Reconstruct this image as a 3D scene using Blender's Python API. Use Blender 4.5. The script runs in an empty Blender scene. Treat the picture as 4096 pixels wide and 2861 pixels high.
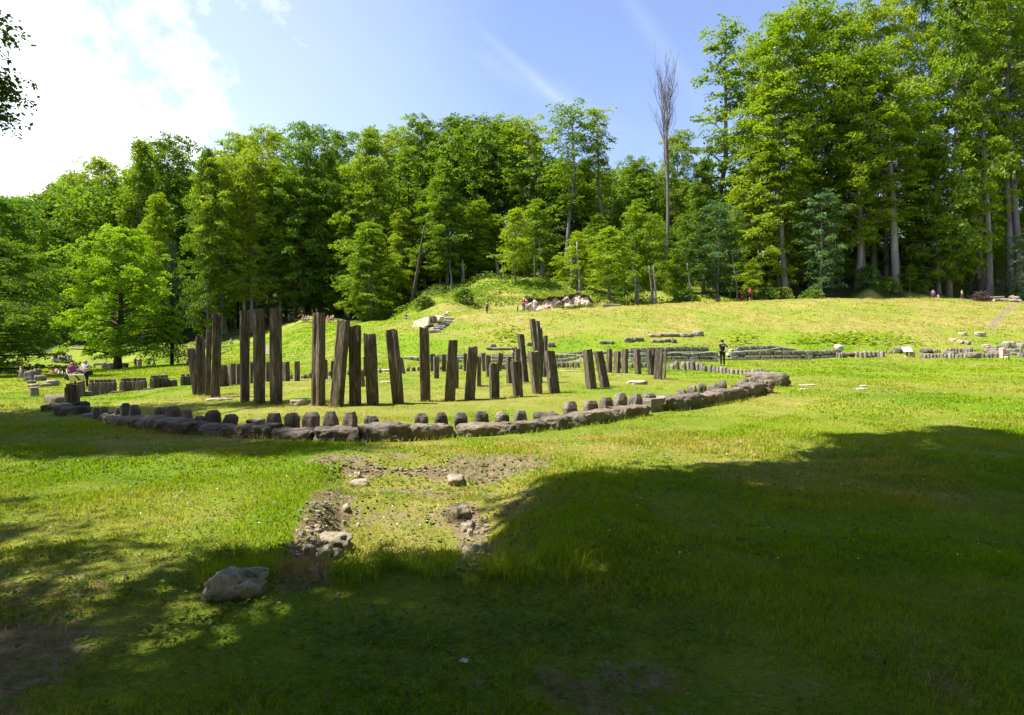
import bpy, math, random
import numpy as np
from mathutils import Vector, Matrix, noise as mnoise

# ------------------------------------------------------------------ camera, sky, sun, exposure
F, CX, HZ, EYE = 2300.0, 2048.0, 1440.0, 1.6      # focal length, centre, horizon (photo pixels), eye height (m)
SC = bpy.context.scene
COL = SC.collection
cam_d = bpy.data.cameras.new("camera")
cam_d.sensor_width = 36.0
cam_d.lens = 36.0 * F / 4096.0
cam_d.shift_y = (HZ - 1430.5) / 4096.0
cam_d.clip_start = 0.1
cam_d.clip_end = 4000
cam = bpy.data.objects.new("camera", cam_d)
COL.objects.link(cam)
cam.location = (0, 0, EYE)
cam.rotation_euler = (math.radians(90), 0, 0)
SC.camera = cam

SUN_AZ = math.radians(-96)      # from +Y (view direction) towards -X : high on the left, a touch behind the camera
SUN_EL = math.radians(61)
to_sun = Vector((math.sin(SUN_AZ) * math.cos(SUN_EL), math.cos(SUN_AZ) * math.cos(SUN_EL), math.sin(SUN_EL)))
sd = bpy.data.lights.new("sun", 'SUN')
sd.energy = 5.0
sd.angle = math.radians(0.55)
sd.color = (1.0, 0.94, 0.82)
sun = bpy.data.objects.new("sun", sd)
COL.objects.link(sun)
sun.rotation_euler = (-to_sun).to_track_quat('-Z', 'Y').to_euler()

world = bpy.data.worlds.new("World")
SC.world = world
world.use_nodes = True
nt = world.node_tree
nt.nodes.clear()
def N(nt, t, **kw):
    n = nt.nodes.new(t)
    for k, v in kw.items():
        setattr(n, k, v)
    return n
def mth(nt, op, a, b=None, c=None, clamp=False):
    n = nt.nodes.new('ShaderNodeMath'); n.operation = op; n.use_clamp = clamp
    for i, v in enumerate((a, b, c)):
        if v is None: continue
        if isinstance(v, (int, float)): n.inputs[i].default_value = v
        else: nt.links.new(v, n.inputs[i])
    return n.outputs[0]
def ramp(nt, fac, stops, interp='LINEAR'):
    n = nt.nodes.new('ShaderNodeValToRGB')
    cr = n.color_ramp; cr.interpolation = interp
    while len(cr.elements) < len(stops): cr.elements.new(0.5)
    for e, (p, c) in zip(cr.elements, stops):
        e.position = p; e.color = (*c, 1) if len(c) == 3 else c
    nt.links.new(fac, n.inputs[0])
    return n.outputs[0]
def mixc(nt, fac, a, b, mode='MIX'):
    n = nt.nodes.new('ShaderNodeMix'); n.data_type = 'RGBA'; n.blend_type = mode
    if isinstance(fac, (int, float)): n.inputs[0].default_value = fac
    else: nt.links.new(fac, n.inputs[0])
    for i, v in ((6, a), (7, b)):
        if isinstance(v, tuple): n.inputs[i].default_value = (*v, 1)
        else: nt.links.new(v, n.inputs[i])
    return n.outputs[2]
sky = N(nt, 'ShaderNodeTexSky', sky_type='NISHITA')
sky.sun_disc = False
sky.sun_elevation = SUN_EL
sky.sun_rotation = SUN_AZ
sky.altitude = 900
sky.air_density = 1.0
sky.dust_density = 0.6
sky.ozone_density = 1.6
tc = N(nt, 'ShaderNodeTexCoord')
D = tc.outputs['Generated']
def vdot(v):
    n = nt.nodes.new('ShaderNodeVectorMath'); n.operation = 'DOT_PRODUCT'
    nt.links.new(D, n.inputs[0]); n.inputs[1].default_value = Vector(v).normalized()
    return n.outputs['Value']
nz = N(nt, 'ShaderNodeTexNoise'); nt.links.new(D, nz.inputs['Vector'])
nz.inputs['Scale'].default_value = 3.2; nz.inputs['Detail'].default_value = 9; nz.inputs['Roughness'].default_value = 0.6
nz.inputs['Distortion'].default_value = 0.35
nzf = N(nt, 'ShaderNodeTexNoise'); nt.links.new(D, nzf.inputs['Vector'])
nzf.inputs['Scale'].default_value = 11; nzf.inputs['Detail'].default_value = 8; nzf.inputs['Roughness'].default_value = 0.62
# one bright cloud bank low in the left of the view, its upper lobe, and thin high streaks
dA = vdot((-1.02, 1, 0.40)); dB = vdot((-0.60, 1, 0.60))
jit = mth(nt, 'ADD', mth(nt, 'MULTIPLY', mth(nt, 'SUBTRACT', nz.outputs['Fac'], 0.5), 0.22),
          mth(nt, 'MULTIPLY', mth(nt, 'SUBTRACT', nzf.outputs['Fac'], 0.5), 0.13))
mA = mth(nt, 'MULTIPLY', mth(nt, 'SUBTRACT', mth(nt, 'ADD', dA, jit), 0.945), 19.0, clamp=True)
mB = mth(nt, 'MULTIPLY', mth(nt, 'SUBTRACT', mth(nt, 'ADD', dB, mth(nt, 'MULTIPLY', jit, 0.45)), 0.988), 26.0, clamp=True)
cm = mth(nt, 'MAXIMUM', mA, mB)
def streak(n, width, centre, spread, amt):
    a = mth(nt, 'ABSOLUTE', mth(nt, 'ADD', vdot(n), mth(nt, 'MULTIPLY', mth(nt, 'SUBTRACT', nz.outputs['Fac'], 0.5), 0.02)))
    s = mth(nt, 'SUBTRACT', 1.0, mth(nt, 'DIVIDE', a, width), clamp=True)
    g = mth(nt, 'MULTIPLY', mth(nt, 'SUBTRACT', vdot(centre), spread), 1.0 / (1 - spread), clamp=True)
    return mth(nt, 'MULTIPLY', mth(nt, 'MULTIPLY', s, g), mth(nt, 'MULTIPLY', nzf.outputs['Fac'], amt))
def dirpx(x, y): return Vector(((x - CX) / F, 1, (HZ - y) / F)).normalized()
s1 = streak(dirpx(1660, 100).cross(dirpx(2230, 400)), 0.030, dirpx(2060, 290), 0.975, 0.11)
s2 = streak(dirpx(1850, 60).cross(dirpx(2215, 390)), 0.012, dirpx(2130, 300), 0.985, 0.13)
s3 = streak(dirpx(2520, 0).cross(dirpx(2660, 200)), 0.02, dirpx(2580, 60), 0.98, 0.09)
st = mth(nt, 'ADD', mth(nt, 'ADD', s1, s2), s3, clamp=True)
# thin veil spreading from the bank
veil = mth(nt, 'MULTIPLY', mth(nt, 'SUBTRACT', dA, 0.72), 1.6, clamp=True)
veil = mth(nt, 'MULTIPLY', veil, mth(nt, 'ADD', 0.25, mth(nt, 'MULTIPLY', nz.outputs['Fac'], 0.4)))
cm2 = mth(nt, 'MAXIMUM', cm, mth(nt, 'MAXIMUM', st, veil), clamp=True)
SKY_STR = 0.125
tint = mixc(nt, 1.0, sky.outputs[0], (1.12, 0.98, 1.0), 'MULTIPLY')
cl = mixc(nt, cm2, tint, (6.6, 6.9, 7.0))
bg = N(nt, 'ShaderNodeBackground'); bg.inputs['Strength'].default_value = SKY_STR
nt.links.new(cl, bg.inputs['Color'])
wo = N(nt, 'ShaderNodeOutputWorld'); nt.links.new(bg.outputs[0], wo.inputs['Surface'])

SC.view_settings.view_transform = 'Standard'
SC.view_settings.look = 'None'
SC.view_settings.exposure = 1.27
SC.view_settings.gamma = 1.0
SC.render.engine = 'CYCLES'
SC.cycles.max_bounces = 6
SC.cycles.transparent_max_bounces = 4
SC.cycles.use_denoising = True

# ------------------------------------------------------------------ helpers
def link(name, me, parent=None):
    o = bpy.data.objects.new(name, me)
    COL.objects.link(o)
    if parent: o.parent = parent
    return o
def tag(o, label=None, cat=None, group=None, kind=None):
    if label: o['label'] = label
    if cat: o['category'] = cat
    if group: o['group'] = group
    o['kind'] = kind or 'thing'
    return o
def empty(name, loc, rz=0.0):
    o = bpy.data.objects.new(name, None)
    o.empty_display_size = 0.2
    COL.objects.link(o); o.location = loc; o.rotation_euler = (0, 0, rz)
    return o
def dup(o, parent=None):
    c = o.copy(); COL.objects.link(c); c.parent = parent
    for ch in list(o.children): dup(ch, c)
    return c
def np_mesh(name, V, faces, mats, mat_idx=None, smooth=False):
    """V (n,3); faces: (m,k) array or list of index tuples"""
    me = bpy.data.meshes.new(name)
    V = np.asarray(V, dtype=np.float32)
    me.vertices.add(len(V)); me.vertices.foreach_set('co', V.ravel())
    if isinstance(faces, np.ndarray):
        k = faces.shape[1]; m = faces.shape[0]
        ls = np.arange(m, dtype=np.int32) * k
        vi = faces.astype(np.int32).ravel()
    else:
        ln = np.array([len(f) for f in faces], dtype=np.int32); m = len(faces)
        ls = np.concatenate(([0], np.cumsum(ln)[:-1])).astype(np.int32)
        vi = np.array([i for f in faces for i in f], dtype=np.int32)
    me.loops.add(len(vi)); me.loops.foreach_set('vertex_index', vi)
    me.polygons.add(m); me.polygons.foreach_set('loop_start', ls)
    if mat_idx is not None: me.polygons.foreach_set('material_index', np.asarray(mat_idx, dtype=np.int32))
    me.polygons.foreach_set('use_smooth', np.full(m, smooth, dtype=bool))
    for mt in (mats if isinstance(mats, (list, tuple)) else [mats]): me.materials.append(mt)
    me.update(calc_edges=True)
    me.validate()
    return me
def set_attr(me, name, arr):
    a = me.attributes.new(name, 'FLOAT_COLOR', 'POINT')
    a.data.foreach_set('color', np.asarray(arr, dtype=np.float32).ravel())

def _hash(i, j, s):
    h = np.sin(i * 127.1 + j * 311.7 + s * 74.7) * 43758.5453
    return h - np.floor(h)
def vnoise(x, y, s=0):
    x = np.asarray(x, float); y = np.asarray(y, float)
    i = np.floor(x); j = np.floor(y); fx = x - i; fy = y - j
    fx = fx * fx * (3 - 2 * fx); fy = fy * fy * (3 - 2 * fy)
    return ((_hash(i, j, s) * (1 - fx) + _hash(i + 1, j, s) * fx) * (1 - fy) +
            (_hash(i, j + 1, s) * (1 - fx) + _hash(i + 1, j + 1, s) * fx) * fy)
def fbm(x, y, s=0, o=4):
    r = 0; a = 0.5
    for k in range(o):
        r = r + a * vnoise(np.asarray(x) * 2 ** k, np.asarray(y) * 2 ** k, s + k); a *= 0.5
    return r / (1 - 0.5 ** o)
def sstep(a, b, x):
    t = np.clip((np.asarray(x, float) - a) / (b - a), 0, 1)
    return t * t * (3 - 2 * t)

# ------------------------------------------------------------------ the terrain
def R_(s):   # common gentle rise of the lawn
    return [(-60, .2), (0, 0), (12, 0), (38, s * 26)]
COLS = [
 (-2600, R_(.004) + [(60, .2), (83, .5), (100, 1.5), (130, 10), (200, 32), (300, 50), (700, 60)]),
 (0,    R_(.008) + [(60, .25), (83, .35), (98, 1.4), (115, 5), (150, 14), (200, 30), (300, 50), (700, 62)]),
 (400,  R_(.008) + [(60, .25), (83, .35), (98, 1.6), (115, 6), (150, 18), (200, 36), (300, 58), (700, 66)]),
 (700,  R_(.022) + [(60, .65), (83, .95), (95, 2.4), (110, 4.4), (120, 8), (150, 20), (200, 40), (300, 60), (700, 70)]),
 (1000, R_(.034) + [(50, 1.2), (70, 2.2), (90, 4.5), (110, 7.0), (122, 9.6), (150, 18), (200, 38), (300, 60), (700, 70)]),
 (1250, R_(.042) + [(45, 1.4), (60, 3.1), (80, 6.0), (95, 7.8), (122, 9.8), (150, 18), (200, 38), (300, 60), (700, 70)]),
 (1500, R_(.046) + [(42, 1.4), (47, 1.9), (56, 3.9), (72, 6.5), (80, 6.7), (95, 8.0), (110, 11), (130, 16), (160, 26), (200, 40), (300, 60), (700, 70)]),
 (1750, R_(.046) + [(42, 1.32), (47.7, 1.38), (48.2, 2.1), (50, 2.6), (58, 4.9), (67, 6.7), (72, 7.1), (82, 9.8), (95, 13.4), (110, 17), (150, 28), (200, 42), (300, 62), (700, 70)]),
 (2000, R_(.046) + [(42, 1.32), (47.7, 1.38), (48.2, 2.15), (68, 7.5), (75, 7.7), (81, 9.9), (90, 12.6), (105, 17), (150, 30), (200, 44), (300, 64), (700, 72)]),
 (2230, R_(.046) + [(42, 1.36), (47.6, 1.42), (48.1, 2.25), (68, 7.7), (75, 7.7), (81, 9.9), (95, 13.8), (115, 19.5), (150, 32), (200, 46), (300, 64), (700, 72)]),
 (2450, R_(.046) + [(42, 1.40), (46.6, 1.52), (47.1, 2.45), (50, 2.9), (72, 8.5), (80, 8.8), (90, 10.5), (100, 14), (115, 19), (150, 28), (200, 40), (300, 55), (700, 66)]),
 (2800, R_(.046) + [(42, 1.42), (46.4, 1.6), (46.9, 2.5), (50, 2.9), (78, 9.5), (86, 9.6), (95, 11.5), (110, 16), (130, 22), (160, 29), (200, 36), (300, 46), (700, 60)]),
 (3250, R_(.046) + [(42, 1.45), (46.7, 1.7), (47.2, 2.3), (50, 2.8), (80, 10.3), (88, 10.5), (95, 12.5), (110, 17.5), (130, 24), (160, 31), (200, 37), (300, 44), (700, 60)]),
 (3700, R_(.046) + [(46, 1.8), (50, 2.5), (84, 10.6), (91, 10.8), (97, 13.5), (110, 19), (130, 26), (160, 33), (200, 38), (300, 44), (700, 60)]),
 (4096, R_(.046) + [(46, 1.9), (50, 2.6), (86, 10.4), (93, 10.8), (100, 14), (112, 19), (130, 26), (160, 33), (200, 38), (300, 44), (700, 60)]),
 (6800, R_(.046) + [(46, 1.9), (50, 2.6), (86, 10.4), (93, 10.8), (100, 14), (112, 19), (130, 26), (160, 33), (200, 38), (300, 44), (700, 60)]),
]
_U = np.array([(c[0] - CX) / F for c in COLS])
_T = [(np.array([p[0] for p in c[1]], float), np.array([p[1] for p in c[1]], float)) for c in COLS]
def Gbase(X, Y):
    X = np.asarray(X, float); Y = np.asarray(Y, float)
    u = np.clip(X / np.maximum(Y, 14.0), _U[0], _U[-1] - 1e-6)
    z = 0
    for k, w in ((-1, .2), (-.5, .2), (0, .2), (.5, .2), (1, .2)):
        Yk = Y + k * np.interp(Y, [0, 40, 50, 56, 75, 200], [.3, .25, .25, 1.2, 2.2, 6])
        zc = np.stack([np.interp(Yk, a, b) for a, b in _T])          # (ncol, n)
        i = np.clip(np.searchsorted(_U, u, side='right') - 1, 0, len(_U) - 2)
        t = (u - _U[i]) / (_U[i + 1] - _U[i]); t = t * t * (3 - 2 * t)
        ii = np.indices(u.shape)
        z0 = np.take_along_axis(zc, i[None], 0)[0]; z1 = np.take_along_axis(zc, (i + 1)[None], 0)[0]
        z = z + w * (z0 * (1 - t) + z1 * t)
    return z
def pitmask(X, Y):
    n = (fbm(X * 1.3, Y * 1.3, 5) - .5) * .9
    xl = -3.1 + (Y < 6) * 0 + (9 - Y) * .28
    a = sstep(0, .55, X - xl + n * .5) * sstep(0, .8, .45 - X + n * .5)
    b = sstep(4.3, 4.9, Y + n * .5) * sstep(0, 1.0, 9.5 - Y + n * .4)
    return a * b
def cutmask(X, Y):
    u = X / np.maximum(Y, 10)
    px = u * F + CX
    w = sstep(2085, 2110, px) * (1 - sstep(2355, 2400, px))
    return w * sstep(73.6, 74.0, Y) * (1 - sstep(77, 86, Y))
def G(X, Y):
    X = np.asarray(X, float); Y = np.asarray(Y, float)
    z = Gbase(X, Y)
    u = X / np.maximum(Y, 10); px = u * F + CX
    # small relief of the turf
    z = z + (fbm(X * .45, Y * .45, 11) - .5) * .16 * (1 - sstep(9, 14, Y) * .6) + (fbm(X * 2.4, Y * 2.4, 3) - .5) * .05 * (1 - sstep(12, 22, Y) * .7)
    # rougher bank and hillside
    bank = sstep(50, 60, Y) * sstep(1450, 1800, px)
    z = z + bank * (fbm(X * .35, Y * .35, 21) - .5) * .55
    hill = sstep(84, 96, Y)
    z = z + hill * ((fbm(X * .09, Y * .09, 31) - .5) * 4.2 + (fbm(X * .5, Y * .5, 33) - .5) * .9)
    # two spurs on the slope, and the excavated cut
    def hump(x0, y0, sx, sy, h):
        return h * np.exp(-((px - x0) / sx) ** 2 - ((Y - y0) / sy) ** 2)
    z = z + hump(1800, 77, 80, 6, 1.1) + hump(2730, 88, 45, 4, 1.3) + hump(3480, 92, 50, 4, 2.0) + hump(2430, 84, 26, 4, 1.8)
    z = z + cutmask(X, Y + .6) * (1.6 - (Y - 74) * .14 + (vnoise(X * .8, Y * 0 + 3, 8) - .5) * .3)
    # old trench in the foreground with an inner ridge
    p = pitmask(X, Y)
    z = z - p * (.26 + (fbm(X * 1.7, Y * 1.7, 41) - .5) * .22) + p * .14 * np.exp(-((Y - 7.1) / .35) ** 2) * sstep(-2.9, -2.3, X)
    z = z + .16 * np.exp(-((X - .95) / .5) ** 2) * sstep(4, 5, Y) * (1 - sstep(7, 8.5, Y))
    return z
def g1(x, y): return float(G(np.array([x]), np.array([y]))[0])
_DS = np.concatenate([np.arange(2, 14, .04), np.arange(14, 60, .12), np.arange(60, 260, .4)])
def gp(x, y):
    """ground point seen at photo pixel (x, y)"""
    u = (x - CX) / F
    zr = EYE - (y - HZ) / F * _DS
    d = G(u * _DS, _DS) - zr
    k = np.nonzero(d >= 0)[0]
    if len(k) == 0: i = int(np.argmax(d))
    else: i = max(1, int(k[0]))
    t = np.clip(-d[i - 1] / (d[i] - d[i - 1] + 1e-9), 0, 1)
    dd = _DS[i - 1] + t * (_DS[i] - _DS[i - 1])
    X = u * dd
    return Vector((X, dd, g1(X, dd)))
def gd(x, d):
    """ground point in pixel column x at distance d"""
    X = (x - CX) / F * d
    return Vector((X, d, g1(X, d)))
def zat(y, d): return EYE + (HZ - y) / F * d      # height seen at pixel row y at distance d

def surf(X, Y):
    """R dry grass, G bare soil, B forest floor, A pale cut earth"""
    u = X / np.maximum(Y, 10); px = u * F + CX
    n1 = fbm(X * .22, Y * .22, 51); n2 = fbm(X * 1.1, Y * 1.1, 52)
    dry = .48 * sstep(.4, .66, n1) + .25 * (np.hypot((X + 2.1) / 12.3, (Y - 23) / 12) < 1) + sstep(50, 60, Y) * (1 - sstep(84, 92, Y)) * sstep(1500, 2100, px) * (.55 + .6 * sstep(.35, .62, n1))
    ring = np.exp(-((np.hypot((X + 2.1) / 12.6, (Y - 23) / 12.2) - 1.0) / .10) ** 2) * (Y < 13)
    dry = dry + ring * .5 * sstep(.3, .6, n2)
    dry = dry + (Y < 12) * .30 * sstep(.35, .65, fbm(X * .6, Y * .6, 57))
    p = pitmask(X, Y)
    dry = dry + p * .75
    e = np.clip(p * (1 - p) * 4, 0, 1)
    soil = .85 * sstep(8.5, 8.9, Y) * (1 - sstep(9.5, 10.0, Y)) * sstep(-3.5, -3, X) * (1 - sstep(.3, 1.0, X)) * sstep(.25, .5, n2)
    soil = soil + .55 * np.exp(-((Y - 6.7) / .35) ** 2) * p * sstep(.3, .55, n2)
    soil = soil + e * .55 * sstep(.4, .6, n2) * (Y < 8.5)
    soil = soil + .6 * sstep(.52, .64, fbm(X * .7 + 9, Y * .7, 58)) * (1 - sstep(4.2, 5.2, Y)) + .48 * (1 - sstep(-3.0, -2.0, X)) * (1 - sstep(4.0, 4.8, Y)) * sstep(.3, .5, n2)
    # trodden path on the left slope and the scar up the right bank
    def seg(pts, w, amt):
        m = 0
        for (x0, y0), (x1, y1) in zip(pts[:-1], pts[1:]):
            dx, dy = x1 - x0, y1 - y0
            t = np.clip(((X - x0) * dx + (Y - y0) * dy) / (dx * dx + dy * dy), 0, 1)
            m = np.maximum(m, 1 - sstep(w * .4, w, np.hypot(X - x0 - t * dx, Y - y0 - t * dy)))
        return m * amt
    for pts, w, amt in SOILPATHS: soil = soil + seg(pts, w, amt) * sstep(.2, .45, n2 + .1)
    bsoil = sstep(54, 60, Y) * (1 - sstep(86, 90, Y)) * sstep(2300, 2900, px) * sstep(.60, .74, fbm(X * .35, Y * .35, 59)) * .6
    soil = soil + bsoil * .6
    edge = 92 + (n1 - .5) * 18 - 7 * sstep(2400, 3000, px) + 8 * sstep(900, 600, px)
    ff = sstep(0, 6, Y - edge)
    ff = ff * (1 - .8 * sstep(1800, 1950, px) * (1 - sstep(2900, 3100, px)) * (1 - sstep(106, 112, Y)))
    c = cutmask(X, Y) * (1 - sstep(74.5, 74.9, Y)) 
    c = 0 * np.clip(sstep(73.3, 73.6, Y) * (1 - sstep(74.05, 74.25, Y)) * sstep(2085, 2110, px) * (1 - sstep(2365, 2380, px)) * sstep(.33, .42, n2 + .12), 0, 1)
    top = sstep(73.95, 74.15, Y) * (1 - sstep(74.7, 75.2, Y)) * sstep(2085, 2110, px) * (1 - sstep(2365, 2390, px))
    soil = soil + top * .9
    return np.stack([np.clip(dry, 0, 1), np.clip(soil, 0, 1), ff, c], -1)
SOILPATHS = []
_w = lambda x, y: (lambda v: (v.x, v.y))(gp(x, y))
def _pp(l):
    return [_w(*q) for q in l]
SOILPATHS = [
 (_pp([(1310, 2010), (1280, 2120), (1240, 2230), (1215, 2330)]), .30, .72),
 (_pp([(1850, 2030), (1880, 2130), (1915, 2260)]), .24, .70),
 (_pp([(1330, 1990), (1560, 1965), (1800, 1985), (1950, 1985)]), .26, .62),
 (_pp([(1400, 1885), (1800, 1885)]), .16, .8),
 ([((x - CX) / F * d, d) for x, d in ((1060, 104), (1130, 108), (1180, 116), (1120, 122), (1060, 124))], 2.6, .9),
 ([((x - CX) / F * d, d) for x, d in ((3960, 60), (3985, 66), (4010, 71), (4040, 78), (4070, 84), (4130, 88))], 0.7, .62),
 ([((x - CX) / F * d, d) for x, d in ((4040, 90), (4100, 90), (4300, 88))], 1.8, 1.0),
 ([((x - CX) / F * d, d) for x, d in ((3560, 106), (3500, 108), (3440, 104))], 4.0, .8),
 ([((x - CX) / F * d, d) for x, d in ((640, 84), (800, 82), (1000, 80))], .8, .7),
]

# ------------------------------------------------------------------ materials
def new_mat(name):
    m = bpy.data.materials.new(name); m.use_nodes = True
    t = m.node_tree; t.nodes.clear()
    return m, t
def noise_node(t, vec, scale, detail=4, rough=.55, dist=0):
    n = N(t, 'ShaderNodeTexNoise')
    n.inputs['Scale'].default_value = scale; n.inputs['Detail'].default_value = detail
    n.inputs['Roughness'].default_value = rough; n.inputs['Distortion'].default_value = dist
    if vec is not None: t.links.new(vec, n.inputs['Vector'])
    return n.outputs['Fac']
def lawn_colour(t):
    geo = N(t, 'ShaderNodeNewGeometry'); P = geo.outputs['Position']
    at = N(t, 'ShaderNodeAttribute'); at.attribute_name = 'surf'
    sep = N(t, 'ShaderNodeSeparateColor'); t.links.new(at.outputs['Color'], sep.inputs[0])
    n1 = noise_node(t, P, .18, 5, .6); n2 = noise_node(t, P, 1.4, 5, .65); n3 = noise_node(t, P, 9, 5, .7)
    green = ramp(t, n1, [(.33, (.105, .185, .007)), (.52, (.155, .230, .010)), (.68, (.205, .255, .016))])
    green = mixc(t, mth(t, 'MULTIPLY', mth(t, 'SUBTRACT', n2, .5), 1.6, clamp=True), green, (.215, .265, .026))
    dryc = ramp(t, n2, [(.35, (.20, .21, .030)), (.55, (.27, .235, .062)), (.7, (.34, .265, .115))])
    dfac = mth(t, 'MULTIPLY', sep.outputs[0], mth(t, 'ADD', .45, n3), clamp=True)
    c = mixc(t, dfac, green, dryc)
    soilc = ramp(t, n3, [(.3, (.13, .098, .052)), (.5, (.21, .165, .088)), (.7, (.32, .26, .165))])
    sf = mth(t, 'MULTIPLY', mth(t, 'SUBTRACT', mth(t, 'ADD', sep.outputs[1], mth(t, 'MULTIPLY', mth(t, 'SUBTRACT', n3, .5), 1.3)), .38), 4, clamp=True)
    sf = mth(t, 'MULTIPLY', sf, mth(t, 'MULTIPLY', sep.outputs[1], 3, clamp=True))
    c = mixc(t, sf, c, soilc)
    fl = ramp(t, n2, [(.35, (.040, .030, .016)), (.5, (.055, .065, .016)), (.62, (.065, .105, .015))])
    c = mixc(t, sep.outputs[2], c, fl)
    cutc = ramp(t, noise_node(t, P, 1.9, 6, .7), [(.36, (.07, .045, .028)), (.47, (.26, .185, .125)), (.64, (.52, .41, .31))])
    c = mixc(t, at.outputs['Alpha'], c, cutc)
    return P, c, n2, n3, sep
m_ground, t = new_mat("ground_turf")
P, c, n2, n3, sep = lawn_colour(t)
bs = N(t, 'ShaderNodeBsdfPrincipled'); bs.inputs['Roughness'].default_value = .9
bs.inputs['Specular IOR Level'].default_value = .15
t.links.new(c, bs.inputs['Base Color'])
bump = N(t, 'ShaderNodeBump'); bump.inputs['Strength'].default_value = .9; bump.inputs['Distance'].default_value = .12
nf = noise_node(t, P, 26, 4, .8)
hh = mth(t, 'ADD', mth(t, 'MULTIPLY', n3, .7), mth(t, 'ADD', mth(t, 'MULTIPLY', nf, .35), mth(t, 'MULTIPLY', n2, 1.4)))
t.links.new(hh, bump.inputs['Height']); t.links.new(bump.outputs[0], bs.inputs['Normal'])
o = N(t, 'ShaderNodeOutputMaterial'); t.links.new(bs.outputs[0], o.inputs[0])

def blade_mat(name, bright):
    m, t = new_mat(name)
    P, c, n2, n3, sep = lawn_colour(t)
    c = mixc(t, 1.0, c, bright, 'MULTIPLY')
    d = N(t, 'ShaderNodeBsdfDiffuse'); tr = N(t, 'ShaderNodeBsdfTranslucent')
    t.links.new(c, d.inputs[0]); t.links.new(mixc(t, 1.0, c, (1.25, 1.2, .6), 'MULTIPLY'), tr.inputs[0])
    mx = N(t, 'ShaderNodeMixShader'); mx.inputs[0].default_value = .42
    t.links.new(d.outputs[0], mx.inputs[1]); t.links.new(tr.outputs[0], mx.inputs[2])
    o = N(t, 'ShaderNodeOutputMaterial'); t.links.new(mx.outputs[0], o.inputs[0])
    return m
m_blade = blade_mat("grass_blade", (1.6, 1.6, 1.5))

def leaf_mat(name, c0, c1, c2, trans=.45, tc_=(1.3, 1.42, .35)):
    """c0 dark, c1 mid, c2 fresh tips : varies from tree to tree and clump to clump"""
    m, t = new_mat(name)
    geo = N(t, 'ShaderNodeNewGeometry'); oi = N(t, 'ShaderNodeObjectInfo')
    tcn = N(t, 'ShaderNodeTexCoord')
    n = noise_node(t, tcn.outputs['Object'], .32, 3, .6)
    n_ = noise_node(t, tcn.outputs['Object'], 2.2, 2, .6)
    f = mth(t, 'ADD', mth(t, 'MULTIPLY', n, .75), mth(t, 'ADD', mth(t, 'MULTIPLY', n_, .35), mth(t, 'MULTIPLY', mth(t, 'SUBTRACT', oi.outputs['Random'], .5), .45)))
    c = ramp(t, f, [(.30, c0), (.52, c1), (.78, c2)])
    d = N(t, 'ShaderNodeBsdfDiffuse'); tr = N(t, 'ShaderNodeBsdfTranslucent'); gl = N(t, 'ShaderNodeBsdfGlossy')
    gl.inputs['Roughness'].default_value = .45; gl.inputs[0].default_value = (.8, .9, 1, 1)
    t.links.new(c, d.inputs[0]); t.links.new(mixc(t, 1.0, c, tc_, 'MULTIPLY'), tr.inputs[0])
    mx = N(t, 'ShaderNodeMixShader'); mx.inputs[0].default_value = trans
    t.links.new(d.outputs[0], mx.inputs[1]); t.links.new(tr.outputs[0], mx.inputs[2])
    m2 = N(t, 'ShaderNodeMixShader'); m2.inputs[0].default_value = .012
    t.links.new(mx.outputs[0], m2.inputs[1]); t.links.new(gl.outputs[0], m2.inputs[2])
    o = N(t, 'ShaderNodeOutputMaterial'); t.links.new(m2.outputs[0], o.inputs[0])
    return m
m_beech = leaf_mat("beech_leaves", (.100, .160, .012), (.180, .262, .014), (.265, .32, .016), .55)
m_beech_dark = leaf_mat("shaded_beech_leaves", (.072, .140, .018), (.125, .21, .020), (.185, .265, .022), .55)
m_maple = leaf_mat("maple_leaves", (.125, .215, .010), (.195, .305, .012), (.285, .375, .014), .55)
m_silver = leaf_mat("willow_leaves", (.075, .140, .050), (.12, .20, .08), (.19, .26, .12), .4)
m_near = leaf_mat("lime_leaves", (.052, .100, .012), (.088, .155, .014), (.14, .21, .016), .45)
m_needle = leaf_mat("spruce_needles", (.014, .034, .020), (.026, .055, .032), (.045, .085, .05), .12, (1, 1, 1))
m_fern = leaf_mat("fern_leaves", (.055, .120, .012), (.105, .180, .016), (.185, .215, .035), .4)
m_wood = leaf_mat("far_wood_leaves", (.100, .165, .018), (.175, .26, .022), (.25, .32, .024), .58)

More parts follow.
